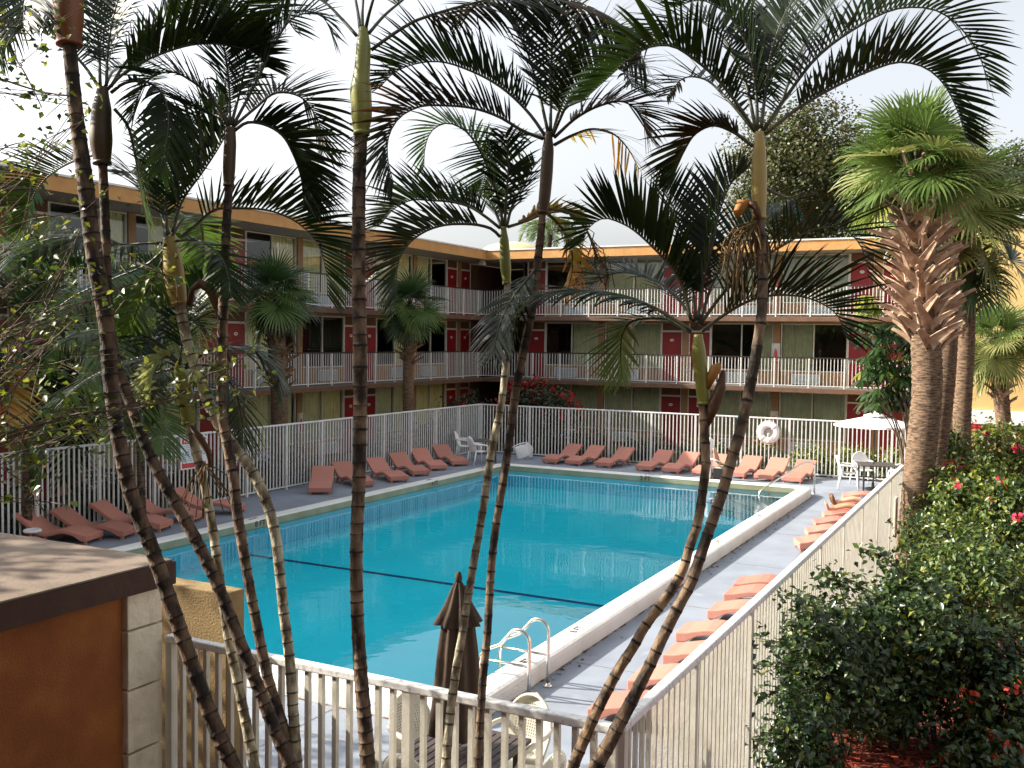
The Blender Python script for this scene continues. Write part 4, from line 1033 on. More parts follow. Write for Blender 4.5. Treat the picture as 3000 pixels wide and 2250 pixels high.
# --- T4 pale trunk with green shaft
t4 = [(408, 915, 26), (420, 960, 27), (433, 1016, 27), (448, 1080, 27), (462, 1159, 28), (473, 1240, 28), (482, 1300, 28), (490, 1360, 28), (500, 1410, 29), (520, 1506, 30), (540, 1606, 32), (550, 1659, 33)]
o4, l4 = palm('pale white ringed palm trunk with green crownshaft in front of the rules sign', t4, 6.3, 6.0, 'trunk_p', [(385, 790, 20), (392, 820, 30), (400, 860, 36), (406, 895, 34), (408, 916, 28)], 'shaft_g', [
    ([(393, 790), (333, 735), (270, 716), (200, 713), (133, 735), (90, 790)], dict(dd=.2, v=-10, droop=.55, LL=.4, n=46)),
    ([(400, 790), (440, 765), (500, 748), (550, 755), (590, 790), (608, 850)], dict(dd=.1, v=-5, droop=.55, LL=.42, n=50, w=.02)),
    ([(385, 785), (360, 770), (335, 800), (325, 860)], dict(dd=-.1, v=40, LL=.18, m='fan_y', n=26, w=.03)),
    ([(380, 795), (330, 810), (290, 860), (270, 930)], dict(dd=.3, v=0, droop=.5, LL=.34)),
    ([(390, 780), (395, 720), (410, 650), (440, 600)], dict(dd=.4, v=35, LL=.3)),
    ([(380, 790), (330, 770), (250, 790), (150, 850), (100, 930)], dict(dd=.6, v=-15, droop=.6, LL=.36, n=44)),
    ([(398, 795), (450, 790), (500, 830), (520, 900), (525, 970)], dict(dd=.3, v=0, droop=.6, LL=.34, n=44)), ], 4)
mb = MB(); mb.tube([at(x, y, 6.2) for x, y in ((412, 920), (430, 945), (450, 975), (456, 1010))], [.012, .024, .02, .006], 8); mb.build('spathe', M['spathe_d'], o4, l4)
mb = MB()
for i in range(18):
    x0, y0 = 440, 1000; a = R.uniform(-70, 90); b_ = R.uniform(40, 130); mb.tube(spline([at(x0, y0, 6.25), at(x0 + a * .5, y0 + b_ * .35, 6.25 + R.uniform(-.1, .1)), at(x0 + a, y0 + b_, 6.25)], 6), .004, 4)
mb.build('flower_stalk', M['flowerstalk'], o4, l4)
# --- dense low palm behind the left trunks
tB = [(300, 880, 17), (303, 960, 17), (305, 1040, 18)]
palm('dark bushy palm behind the left trunk cluster, lower than the others', tB, 20.0, 20.0, 'trunk_d', None, None, [
    ([(298, 880), (250, 835), (200, 832), (150, 868), (122, 915), (95, 980), (88, 1045)], dict(r0=.022, dd=-1.2, v=35, droop=.5, LL=1.16, n=56, w=.046, m='frond_b')),
    ([(298, 880), (262, 800), (215, 740), (160, 716), (120, 745), (105, 810)], dict(r0=.022, dd=-0.6, v=20, droop=.6, LL=1.16, n=56, w=.046)),
    ([(300, 880), (285, 780), (250, 700), (200, 660), (140, 655), (90, 690)], dict(r0=.022, dd=0.9, v=25, droop=.5, LL=1.16, n=56, w=.046, m='frond_b')),
    ([(300, 880), (305, 770), (295, 680), (270, 620), (240, 590)], dict(r0=.022, dd=0.6, v=30, droop=.4, LL=1.05, n=50, w=.046)),
    ([(303, 880), (340, 790), (360, 720), (400, 690), (440, 710)], dict(r0=.022, dd=0.9, v=20, droop=.5, LL=1.05, n=50, w=.046)),
    ([(303, 880), (360, 830), (420, 820), (470, 860), (490, 930)], dict(r0=.022, dd=-0.6, v=10, droop=.6, LL=1.05, n=50, w=.046)),
    ([(298, 885), (240, 880), (180, 910), (150, 970), (140, 1040)], dict(r0=.022, dd=0.9, v=5, droop=.6, LL=1.05, n=50, w=.046)),
    ([(300, 885), (330, 860), (350, 900), (350, 980)], dict(r0=.022, dd=-1.5, v=5, droop=.6, LL=0.95, n=44, w=.046, m='frond_b')),
    ([(296, 880), (200, 800), (110, 780), (40, 800), (0, 860)], dict(r0=.022, dd=0.6, v=20, droop=.6, LL=1.16, n=60, w=.046)),
    ([(296, 880), (180, 760), (80, 720), (0, 720)], dict(r0=.022, dd=1.8, v=30, droop=.5, LL=1.16, n=60, w=.046, m='frond_b')), ], 11)
tB = [(60, 740, 17), (62, 900, 18), (60, 1000, 19)]
palm('dark leafy palm at the left edge behind thin twigs, against the shaded wing', tB, 18.8, 18.8, 'trunk_d', None, None, [
    ([(60, 740), (90, 650), (140, 590), (200, 580), (240, 620)], dict(r0=.022, dd=-0.9, v=25, droop=.5, LL=1.16, n=56, w=.046)),
    ([(60, 740), (40, 640), (10, 590), (-40, 590)], dict(r0=.022, dd=0.6, v=25, droop=.5, LL=1.16, n=50, w=.046)),
    ([(62, 742), (120, 700), (180, 720), (210, 790), (215, 870)], dict(r0=.022, dd=-0.6, v=15, droop=.6, LL=1.16, n=56, w=.046, m='frond_b')),
    ([(60, 745), (20, 730), (-10, 780), (-20, 860)], dict(r0=.022, dd=-0.6, v=15, droop=.6, LL=1.05, n=50, w=.046)),
    ([(60, 740), (70, 640), (65, 560), (50, 500)], dict(r0=.022, dd=0.6, v=30, droop=.3, LL=1.05, n=46, w=.046, m='frond_b')),
    ([(60, 745), (90, 760), (110, 830), (115, 910)], dict(r0=.022, dd=0.9, v=10, droop=.6, LL=1.05, n=50, w=.046)),
    ([(58, 745), (30, 790), (15, 860), (10, 940)], dict(r0=.022, dd=-1.2, v=10, droop=.6, LL=0.95, n=46, w=.046, m='frond_o', sparse=.4)), ], 12)
# --- T5
t5 = [(495, 400, 23), (490, 470, 26), (487, 560, 28), (483, 650, 30), (479, 760, 31), (478, 811, 30), (478, 884, 30), (491, 958, 31), (504, 1031, 31), (512, 1104, 31), (524, 1178, 31), (536, 1251, 30), (550, 1324, 30), (564, 1398, 31), (580, 1470, 32), (608, 1560, 34), (636, 1659, 36)]
palm('tall straight palm with slim brown crownshaft left of the bare single trunk', t5, 6.0, 5.9, 'trunk_m', [(498, 275, 22), (497, 310, 27), (495, 360, 27), (494, 402, 22)], 'shaft_d', [
    ([(507, 282), (533, 265), (567, 268), (610, 293), (633, 333), (650, 383), (656, 440)], dict(dd=.1, v=50, droop=.35, LL=.44, n=50, w=.02)),
    ([(503, 273), (533, 217), (567, 150), (600, 83), (640, 35), (690, 30), (720, 75)], dict(dd=.2, v=10, droop=.6, LL=.38, n=48)),
    ([(493, 273), (467, 227), (417, 177), (367, 155), (327, 168), (300, 205), (285, 260)], dict(dd=-.1, v=15, droop=.55, LL=.36, n=46)),
    ([(497, 270), (493, 167), (480, 83), (460, 10)], dict(dd=.2, v=25, LL=.3)),
    ([(500, 270), (520, 187), (532, 110), (515, 40), (455, 10), (400, 30)], dict(dd=.4, v=20, droop=.5, LL=.36)),
    ([(503, 275), (550, 235), (600, 200), (650, 210), (690, 270), (700, 330)], dict(dd=.5, v=25, droop=.5, LL=.4, n=48, m='frond_d')),
    ([(495, 275), (470, 250), (430, 245), (400, 280), (385, 330)], dict(dd=.5, v=40, droop=.3, LL=.34)), ], 5)
# --- T6 lone trunk
t6 = [(780, 292, 29), (776, 380, 29), (775, 450, 29), (775, 600, 30), (778, 760, 31), (778, 900, 30), (775, 1050, 29), (770, 1180, 28), (772, 1330, 28), (779, 1450, 30), (788, 1560, 32), (795, 1659, 33)]
palm('single vertical palm trunk standing alone left of centre with olive crownshaft', t6, 5.7, 5.6, 'trunk_m', [(785, 60, 20), (785, 100, 32), (783, 140, 34), (779, 190, 46), (781, 235, 45), (781, 292, 32)], 'shaft_g', [
    ([(770, 77), (740, 43), (697, 2), (640, -20), (590, 20), (560, 80)], dict(dd=.3, start=.35, v=15, droop=.5)),
    ([(797, 72), (830, 34), (870, 0), (930, -50), (1010, -60)], dict(dd=.4, start=.35, v=30)),
    ([(802, 108), (847, 75), (897, 45), (947, 28), (1010, 10), (1100, -8), (1200, -4), (1290, 22), (1350, 70), (1395, 140)], dict(dd=.1, start=.2, v=-25, droop=.6, LL=.46, n=60, m='frond_d', w=.02)),
    ([(783, 60), (783, 20), (790, -40), (810, -120)], dict(dd=.1, start=.5)),
    ([(778, 62), (772, 20), (755, -50), (720, -110)], dict(dd=.3, start=.5)),
    ([(790, 62), (800, 20), (830, -60), (900, -130)], dict(dd=-.3, start=.5)), ], 6)
# --- T7 left of centre pair
t7 = [(1096, 612, 17), (1095, 660, 17), (1096, 709, 17), (1093, 776, 18), (1087, 842, 18), (1078, 900, 19), (1066, 951, 20), (1056, 1011, 20), (1048, 1071, 20), (1038, 1131, 20), (1023, 1217, 20), (1011, 1292, 20), (999, 1367, 21), (984, 1457, 22), (972, 1547, 23), (963, 1652, 24)]
palm('left one of the slim centre pair of palms, green crownshaft below the roof corner', t7, 6.1, 5.7, 'trunk_p', [(1088, 490, 12), (1089, 515, 22), (1091, 560, 24), (1095, 614, 18)], 'shaft_g', [
    ([(1080, 512), (1064, 496), (1037, 487), (997, 484), (957, 487), (917, 501), (882, 528), (864, 557), (856, 602), (858, 640)], dict(dd=-.1, v=48, droop=.3, LL=.36, n=48)),
    ([(1080, 493), (1047, 467), (1017, 448), (980, 437), (930, 433), (890, 432), (850, 452), (822, 485)], dict(dd=.2, v=45, droop=.3, LL=.34, n=46)),
    ([(1087, 490), (1077, 433), (1057, 373), (1035, 322), (997, 277), (964, 266), (932, 283), (918, 320), (916, 360)], dict(dd=.1, v=25, droop=.45, LL=.3, n=46, m='frond_b')),
    ([(1094, 490), (1107, 443), (1130, 400), (1157, 352)], dict(dd=.2, v=25, LL=.26, sparse=.4)),
    ([(1090, 490), (1094, 417), (1098, 350), (1092, 290)], dict(dd=-.1, v=20, LL=.24, sparse=.5)),
    ([(1097, 490), (1130, 480), (1180, 462), (1224, 460), (1250, 480)], dict(dd=.2, v=20, LL=.2, m='frond_y', w=.03, droop=.3)),
    ([(1085, 495), (1060, 440), (1030, 420), (1000, 440)], dict(dd=.5, v=35, LL=.3, m='frond_b')), ], 7)
# --- T8 right of centre pair
t8 = [(1172, 460, 20), (1168, 509, 22), (1162, 562, 23), (1155, 629, 24), (1144, 696, 24), (1133, 749, 24), (1119, 816, 24), (1112, 861, 24), (1105, 911, 24), (1096, 981, 23), (1088, 1031, 23), (1080, 1081, 22), (1072, 1131, 22), (1062, 1217, 22), (1057, 1292, 22), (1053, 1367, 22), (1044, 1457, 23), (1038, 1547, 23), (1032, 1652, 25)]
o8, l8 = palm('right one of the slim centre pair of palms, dark crownshaft, big dark crown', t8, 5.8, 5.6, 'trunk_m', [(1185, 285, 16), (1184, 315, 26), (1181, 370, 27), (1177, 420, 26), (1172, 462, 22)], 'shaft_d', [
    ([(1174, 300), (1130, 283), (1080, 253), (1024, 234), (964, 228), (904, 231), (864, 253), (840, 293), (838, 345), (850, 395)], dict(dd=-.1, v=38, droop=.4, LL=.42, n=56, m='frond_d')),
    ([(1177, 293), (1147, 250), (1080, 187), (1014, 152), (947, 133), (897, 138), (850, 158), (820, 190)], dict(dd=.2, v=45, droop=.35, LL=.42, n=54)),
    ([(1184, 287), (1157, 173), (1125, 80), (1085, 25), (1040, 8), (990, 40)], dict(dd=.3, v=15, droop=.35, LL=.36, n=46)),
    ([(1189, 283), (1190, 167), (1194, 67), (1197, -30)], dict(dd=.1, v=30, LL=.36, n=40)),
    ([(1194, 290), (1210, 233), (1237, 167), (1265, 108), (1305, 70), (1350, 80)], dict(dd=.2, v=20, droop=.5, LL=.4, n=46)),
    ([(1197, 297), (1247, 253), (1297, 228), (1347, 220), (1380, 242), (1397, 290)], dict(dd=.1, v=15, droop=.5, LL=.38, n=44, m='frond_d')),
    ([(1197, 313), (1237, 292), (1280, 279), (1324, 289), (1357, 322), (1380, 365)], dict(dd=.2, v=-20, droop=.3, LL=.3, n=34, m='frond_o', sparse=.35, w=.013)),
    ([(1185, 462), (1212, 490), (1232, 530), (1236, 585), (1222, 640)], dict(dd=.1, v=10, droop=.3, LL=.2, n=34, m='frond_o', w=.02, start=.05)),
    ([(1180, 300), (1150, 290), (1100, 300), (1060, 350), (1040, 410)], dict(dd=.7, v=15, droop=.5, LL=.36, n=44)),
    ([(1192, 295), (1240, 200), (1290, 150), (1340, 150), (1370, 190)], dict(dd=-.5, v=25, droop=.5, LL=.38, n=44)),
    ([(1170, 560), (1150, 590), (1110, 640), (1080, 700), (1065, 770)], dict(dd=-.2, v=0, droop=.6, LL=.3, n=40)), ], 8)
mb = MB()
st_ = [at(x, y, 5.8) for x, y in ((1186, 452), (1230, 458), (1268, 500), (1290, 560))]; mb.tube(spline(st_, 12), .008, 5)
for i in range(16):
    p = spline(st_, 12)[R.randint(4, 12)]; mb.tube([p, p + V((R.uniform(-.08, .08), R.uniform(-.06, .06), -.05)), p + V((R.uniform(-.12, .12), R.uniform(-.08, .08), R.uniform(-.3, -.15)))], .0035, 4)
mb.build('flower_stalk', M['flowerstalk'], o8, l8)
# --- T9
t9 = [(1519, 872, 25), (1522, 939, 25), (1525, 999, 25), (1518, 1059, 25), (1507, 1130, 26), (1490, 1180, 26), (1476, 1228, 26), (1455, 1268, 26), (1425, 1310, 27), (1394, 1352, 27), (1366, 1401, 28), (1338, 1443, 29), (1310, 1495, 30), (1287, 1540, 31), (1264, 1592, 32), (1239, 1652, 33)]
o9, l9 = palm('shorter leaning palm with smooth yellow green crownshaft before the far loungers', t9, 5.3, 5.05, 'trunk', [(1508, 722, 20), (1509, 750, 30), (1513, 800, 31), (1518, 850, 28), (1519, 874, 25)], 'shaft_g', [
    ([(1494, 715), (1458, 691), (1410, 663), (1346, 639), (1266, 628), (1186, 631), (1130, 660), (1108, 710)], dict(dd=.2, v=-5, droop=.6, LL=.34, n=60, w=.018)),
    ([(1494, 719), (1440, 691), (1400, 688), (1362, 696), (1346, 720), (1341, 770), (1344, 822)], dict(dd=.3, v=10, droop=.3, LL=.3, n=46, m='frond_b')),
    ([(1493, 693), (1471, 613), (1409, 533), (1342, 482), (1302, 472), (1274, 490), (1260, 520)], dict(dd=.1, v=60, droop=.12, LL=.36, n=40, w=.022)),
    ([(1502, 693), (1493, 600), (1476, 511), (1444, 425), (1420, 385)], dict(dd=.3, v=35, droop=.15, LL=.34, n=40)),
    ([(1507, 693), (1520, 600), (1538, 533), (1556, 453), (1582, 393), (1612, 368)], dict(dd=.1, v=45, droop=.15, LL=.34, n=40, w=.02)),
    ([(1511, 702), (1564, 631), (1631, 569), (1698, 526), (1764, 494), (1822, 494), (1862, 535), (1876, 600)], dict(dd=.2, v=42, droop=.25, LL=.36, n=40, w=.015)),
    ([(1516, 716), (1564, 680), (1631, 645), (1698, 637), (1764, 650), (1809, 681), (1827, 730)], dict(dd=.05, v=52, droop=.22, LL=.42, n=36, w=.015)),
    ([(1510, 700), (1545, 600), (1600, 520), (1660, 470), (1720, 460)], dict(dd=.6, v=35, droop=.3, LL=.34, n=44)),
    ([(1500, 700), (1460, 640), (1400, 600), (1330, 590), (1270, 620)], dict(dd=.6, v=15, droop=.4, LL=.3, n=44)), ], 9)
mb = MB(); mb.tube([at(x, y, 5.28) for x, y in ((1528, 840), (1536, 815), (1546, 795), (1556, 786))], [.012, .026, .03, .008], 8); mb.build('spathe', M['spathe'], o9, l9)
mb = MB(); mb.tube([at(x, y, 5.28) for x, y in ((1528, 920), (1540, 880), (1556, 840), (1563, 800))], [.012, .034, .03, .01], 8); mb.build('spathe', M['spathe_d'], o9, l9)
# --- T10
t10 = [(1640, 471, 27), (1645, 533, 27), (1648, 600, 28), (1646, 667, 29), (1640, 720, 30), (1627, 799, 30), (1611, 879, 31), (1597, 939, 31), (1578, 999, 31), (1558, 1071, 31), (1541, 1119, 31), (1520, 1180, 31), (1506, 1222, 31), (1491, 1262, 31), (1471, 1300, 31), (1450, 1340, 32), (1427, 1386, 32), (1405, 1434, 33), (1384, 1475, 34), (1363, 1517, 36), (1342, 1555, 38), (1318, 1602, 40), (1290, 1652, 42)]
o10, l10 = palm('right hand leaning palm with gold crownshaft and hanging orange flower sheath', t10, 5.2, 4.95, 'trunk_m', [(1640, 285, 20), (1640, 320, 29), (1640, 370, 33), (1640, 430, 32), (1640, 473, 28)], 'shaft_y', [
    ([(1653, 289), (1720, 236), (1787, 196), (1876, 154), (1947, 134), (2000, 147), (2036, 178), (2067, 236), (2088, 300)], dict(dd=.1, v=55, droop=.22, LL=.34, n=56, w=.019)),
    ([(1649, 280), (1698, 209), (1764, 124), (1853, 58), (1942, 18), (2031, 26), (2098, 88), (2140, 187)], dict(dd=.3, v=40, droop=.4, LL=.36, n=58, w=.018)),
    ([(1644, 276), (1653, 200), (1667, 111), (1689, 44), (1722, -20)], dict(dd=.1, v=25, droop=.2, LL=.34, n=46)),
    ([(1636, 280), (1631, 178), (1609, 89), (1564, 25), (1510, 0), (1460, 15)], dict(dd=.2, v=35, droop=.35, LL=.36, n=50)),
    ([(1631, 284), (1600, 236), (1556, 178), (1502, 130), (1449, 99), (1400, 103), (1356, 130), (1311, 170), (1262, 215)], dict(dd=-.1, v=45, droop=.35, LL=.36, n=58, w=.018)),
    ([(1627, 316), (1582, 284), (1538, 271), (1502, 289), (1476, 330), (1450, 395)], dict(dd=.2, v=30, droop=.4, LL=.3, n=48, m='frond_d')),
    ([(1632, 285), (1570, 213), (1520, 170), (1475, 170), (1440, 210)], dict(dd=.6, v=25, droop=.3, LL=.24, n=40, sparse=.25)),
    ([(1646, 285), (1680, 240), (1720, 130), (1770, 40), (1820, -20)], dict(dd=.5, v=35, droop=.3, LL=.36, n=48)),
    ([(1634, 285), (1600, 150), (1540, 60), (1480, 40), (1430, 60), (1380, 110)], dict(dd=.6, v=25, droop=.45, LL=.38, n=52)),
    ([(1645, 400), (1680, 420), (1720, 440), (1750, 500)], dict(dd=.6, v=30, droop=.3, LL=.2, n=30)), ], 10)
mb = MB(); mb.tube([at(x, y, 5.15) for x, y in ((1634, 452), (1618, 438), (1602, 442), (1594, 460), (1592, 472))], [.012, .02, .034, .026, .004], 8); mb.build('spathe', M['spathe'], o10, l10)
mb = MB(); mb.tube([at(x, y, 5.13) for x, y in ((1640, 475), (1636, 455), (1628, 440), (1618, 438))], [.014, .018, .02, .012], 8); mb.build('spathe', M['spathe_d'], o10, l10)
mb = MB()
for i in range(34):
    a = R.uniform(-85, 30); b_ = R.uniform(60, 190); x0, y0 = 1630 + R.uniform(-8, 8), 480 + R.uniform(-6, 10)
    pth = spline([at(x0, y0, 5.18), at(x0 + a * .7, y0 + b_ * .25, 5.18 + R.uniform(-.1, .1)), at(x0 + a + R.uniform(-10, 10), y0 + b_, 5.18 + R.uniform(-.12, .12))], 8); mb.tube(pth, .0042, 4)
    if i % 2: p = pth[5]; mb.tube([p, p + V((R.uniform(-.05, .05), 0, -.07))], .003, 4)
mb.build('flower_stalk', M['flowerstalk'], o10, l10)
# feather palm beyond the roof
o = thing('palm_tree', 'distant feathery palm rising behind the roof of the far wing', 'palm tree', (-26.6, 55, -.45)); lc = V(o.location); ct = V((-25.9, 54.6, 10.4))
mb = MB(); mb.tube(spline([(-26.6, 55, -.45), (-26.4, 54.8, 5), ct], 20), .16, 8); mb.build('trunk', M['trunk_d'], o, lc)
for i in range(16):
    a = i * 2.4; e = R.uniform(.1, 1.2); h_ = V((math.cos(a), math.sin(a), 0)); Lq = R.uniform(1.3, 1.8)
    frond(o, lc, [ct, ct + h_ * Lq * .45 + V((0, 0, e * .8)), ct + h_ * Lq * .85 + V((0, 0, e * .8 - .2)), ct + h_ * Lq * 1.1 + V((0, 0, e * .6 - .9))], m='frond_b', LL=.62, n=26, v=25, droop=.5, w=.06, r0=.03, seed=900 + i)

# ================================================================== sabal palms
def fan(mb, c, a, R_, seed, droop=.5, nseg=44, mi=0):
    r_ = random.Random(seed); c = V(c); a = V(a).normalized(); up = V((0, 0, 1))
    b_ = a.cross(up); b_ = b_.normalized() if b_.length > .05 else V((1, 0, 0))
    n_ = b_.cross(a).normalized(); tw = r_.uniform(-.7, .7); b_, n_ = b_ * math.cos(tw) + n_ * math.sin(tw), n_ * math.cos(tw) - b_ * math.sin(tw)
    mb.cur = mi; span = rad(142)
    for i in range(nseg):
        th = -span + 2 * span * i / (nseg - 1); L_ = R_ * (.62 + .38 * math.cos(th * .5) ** 1.2) * r_.uniform(.9, 1.08)
        d_ = (a * math.cos(th) + b_ * math.sin(th) + n_ * (.38 * abs(math.sin(th * .5)) - .12 + r_.uniform(-.04, .04))).normalized()
        wv = (b_ * math.cos(th) - a * math.sin(th)); dth = 2 * span / (nseg - 1); p = c.copy(); row = []; dr = droop * r_.uniform(.5, 1.6)
        for k, t_ in enumerate((0, .25, .5, .7, .86, 1.)):
            w_ = (.003, L_ * .25 * dth * .5, L_ * .46 * dth * .5, L_ * .34 * dth * .5, L_ * .2 * dth * .5, .001)[k]
            row.append((p - wv * w_, p + wv * w_ + n_ * (.012 if i % 2 else 0)))
            if k < 5:
                p = p + d_ * L_ * ((.25, .25, .2, .16, .14)[k]); d_ = (d_ + V((0, 0, -1)) * dr * (0, .12, .35, .6, .8)[k]).normalized()
        vs = [x for pr in row for x in pr]; mb.add(vs, [(2 * k, 2 * k + 1, 2 * k + 3, 2 * k + 2) for k in range(5)], None, True)
def sabal(label, base, path, rt, ct, nleaf, LR, pet, boots, mi, seed, group, el0=-45, az=None, trunkm='sabal_trunk', bm='boot'):
    r_ = random.Random(seed); o = thing('sabal_palm', label, 'palm tree', base, 0, group); lc = V(base)
    pts = spline([base] + list(path) + [ct], 40); pts, L_ = arclen(pts, 120)
    rs = [rt * (1.12 - .12 * min(1, i / 30)) * (1 + r_.uniform(-.02, .02)) * (1.03 if i % 2 else .98) for i in range(121)]
    mb = MB(); mb.tube(pts, rs, 16); mb.build('trunk', M[trunkm], o, lc)
    if boots:
        z0, z1, nb, bl = boots; mb = MB()
        for i in range(nb):
            f = (i + r_.random() * .6) / nb; z_ = z0 + (z1 - z0) * f; p = min(pts, key=lambda q: abs(q.z - z_)); a = i * 2.399 + r_.gauss(0, .12)
            for sg in (-1, 1):
                out = V((math.cos(a), math.sin(a), 0)); tg = V((-math.sin(a), math.cos(a), 0)); L2 = bl * r_.uniform(.65, 1.25); lean = sg * r_.uniform(.3, .62)
                s0 = p + out * rt * .82 + tg * sg * -.05 + V((0, 0, -.06)); rows = []; d_ = (V((0, 0, 1)) * r_.uniform(.55, .8) + out * r_.uniform(.38, .6) + tg * lean).normalized(); w0 = rt * r_.uniform(.32, .5)
                wd = d_.cross(out).normalized()
                for k in range(6):
                    t_ = k / 5; w_ = w0 * (1 - .72 * t_ ** .8); n_ = wd.cross(d_)
                    rows.append([s0 - wd * w_, s0 + n_ * w_ * -.35, s0 + wd * w_]); s0 = s0 + d_ * L2 / 5; d_ = (d_ + out * r_.uniform(.03, .16) + V((0, 0, -.05))).normalized()
                mb.grid(rows, False)
        mb.build('boots', M[bm], o, lc, solid=.018)
    for i in range(nleaf):
        a = i * 2.399 + r_.uniform(-.2, .2); f = i / max(1, nleaf - 1); el = rad(82 + (el0 - 82) * f ** .9 + r_.uniform(-8, 8))
        d_ = V((math.cos(a) * math.cos(el), math.sin(a) * math.cos(el), math.sin(el))); P_ = ct + V((0, 0, .1 * (1 - f))); Lp = pet * r_.uniform(.75, 1.15)
        mid = P_ + d_ * Lp * .55 + V((0, 0, .06)); tip = P_ + d_ * Lp + V((0, 0, -.05 * Lp))
        mb = MB(); mb.cur = 1; mb.tube([P_, mid, tip], [.028 * LR, .02 * LR, .014 * LR], 5)
        fan(mb, tip, (tip - mid).normalized() + V((0, 0, -.12)), LR * r_.uniform(.85, 1.12), seed * 100 + i, droop=.35 + .5 * f)
        mm = mi[0] if f < .3 else mi[1] if r_.random() < .62 else mi[2]
        mb.build('leaf', [M[mm], M['petiole']], o, lc)
    return o, lc
GS = 'sabal palms around the pool'
d1 = 16.8
sabal('big sabal palm with rough crossed leaf bases on its trunk at the right fence', V((-1.72, 17.7, -.1)), [at(1963, 1245, d1), at(1985, 1020, d1), at(2003, 830, d1), at(1992, 640, d1)], .245, at(1980, 385, d1), 40, .86, .74, (3.85, 6.7, 78, .72), ('fan', 'fan', 'fan_y'), 1, GS, el0=-22)
d2 = 19.6
sabal('sabal palm trunk close behind the big one, half hidden by it', V((-1.5, 20.5, -.1)), [at(2018, 1050, d2), at(2042, 800, d2), at(2050, 600, d2)], .20, at(2052, 440, d2), 22, 1.0, .8, (5.2, 7.0, 18, .5), ('fan', 'fan_y', 'fan'), 2, GS, el0=-30)
d3 = 20.6
sabal('sabal palm with orange brown trunk right of the big one, drooping fans', V((-1.0, 22.9, -.1)), [at(2078, 950, d3), at(2086, 750, d3)], .175, at(2090, 520, d3), 24, 1.1, .95, (4.6, 6.0, 26, .5), ('fan', 'fan_d', 'fan_y'), 3, GS, el0=-60, bm='boot_d')
d4 = 25
sabal('small sabal palm before the yellow end block at the right edge', V((-.4, 27.6, -.1)), [at(2168, 915, d4)], .18, at(2152, 745, d4), 22, .85, .55, (2.5, 4.1, 24, .42), ('fan', 'fan_y', 'fan'), 4, GS, el0=-70)
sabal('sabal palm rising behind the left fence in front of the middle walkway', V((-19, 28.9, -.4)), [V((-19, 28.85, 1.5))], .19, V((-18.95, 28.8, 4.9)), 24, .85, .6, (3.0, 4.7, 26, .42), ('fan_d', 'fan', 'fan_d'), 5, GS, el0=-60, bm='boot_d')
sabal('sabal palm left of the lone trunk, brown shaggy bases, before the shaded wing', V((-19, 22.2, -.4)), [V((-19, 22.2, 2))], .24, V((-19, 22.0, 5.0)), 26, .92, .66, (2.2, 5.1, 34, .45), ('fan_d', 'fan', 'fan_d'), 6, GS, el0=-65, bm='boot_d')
sabal('wide fan palm in the shade behind the leftmost trunks', V((-18.9, 17.5, -.4)), [V((-18.9, 17.5, 2))], .2, V((-18.8, 17.5, 4.6)), 22, 1.1, .8, None, ('fan_d', 'fan', 'fan_y'), 7, GS, el0=-50)

# ================================================================== shrubs and trees
def leaf_mesh(name, pos, nrm, size, mats, idx, parent, rel, aspect=.45, fold=.25):
    n = len(pos); pos = np.asarray(pos, float); nrm = np.asarray(nrm, float)
    nrm /= np.linalg.norm(nrm, axis=1)[:, None] + 1e-9
    t = NP.normal(size=(n, 3)); t -= nrm * np.sum(t * nrm, 1)[:, None]; t /= np.linalg.norm(t, axis=1)[:, None] + 1e-9
    b_ = np.cross(nrm, t); s_ = np.asarray(size)[:, None] * NP.uniform(.65, 1.25, (n, 1))
    a_ = pos - t * s_ * .5; m1 = pos + b_ * s_ * aspect + nrm * s_ * fold * aspect; m2 = pos - b_ * s_ * aspect + nrm * s_ * fold * aspect
    tip = pos + t * s_ * .55 - nrm * s_ * .12; tip[:, 2] -= s_[:, 0] * .12
    vs = np.stack([a_, m1, tip, m2], 1).reshape(-1, 3) - np.array(rel)
    me = bpy.data.meshes.new(name); me.vertices.add(4 * n); me.vertices.foreach_set('co', vs.ravel())
    # two triangles folded along the midrib
    f = np.arange(n)[:, None] * 4 + np.array([0, 1, 2, 0, 2, 3])[None]; me.loops.add(6 * n); me.loops.foreach_set('vertex_index', f.ravel().astype(np.int32))
    me.polygons.add(2 * n); me.polygons.foreach_set('loop_start', np.arange(0, 6 * n, 3, dtype=np.int32)); me.polygons.foreach_set('loop_total', np.full(2 * n, 3, np.int32))
    o = link_mesh(name, me, mats, parent)
    me.polygons.foreach_set('material_index', np.repeat(np.asarray(idx, np.int32), 2)); me.update(); me.validate()
    return o
def clumps(c, r_, ncl, nper, spread, inner=.55):
    c = np.array(c); r_ = np.array(r_); d_ = NP.normal(size=(ncl, 3)); d_ /= np.linalg.norm(d_, axis=1)[:, None]
    rr_ = NP.uniform(inner, 1.05, (ncl, 1)); cc = c + d_ * r_ * rr_
    p = cc[:, None] + NP.normal(size=(ncl, nper, 3)) * spread * NP.uniform(.6, 1.4, (ncl, 1, 1)); nn = d_[:, None] * .8 + NP.normal(size=(ncl, nper, 3)) * .7 + np.array([0, 0, .55])
    return p.reshape(-1, 3), nn.reshape(-1, 3), cc
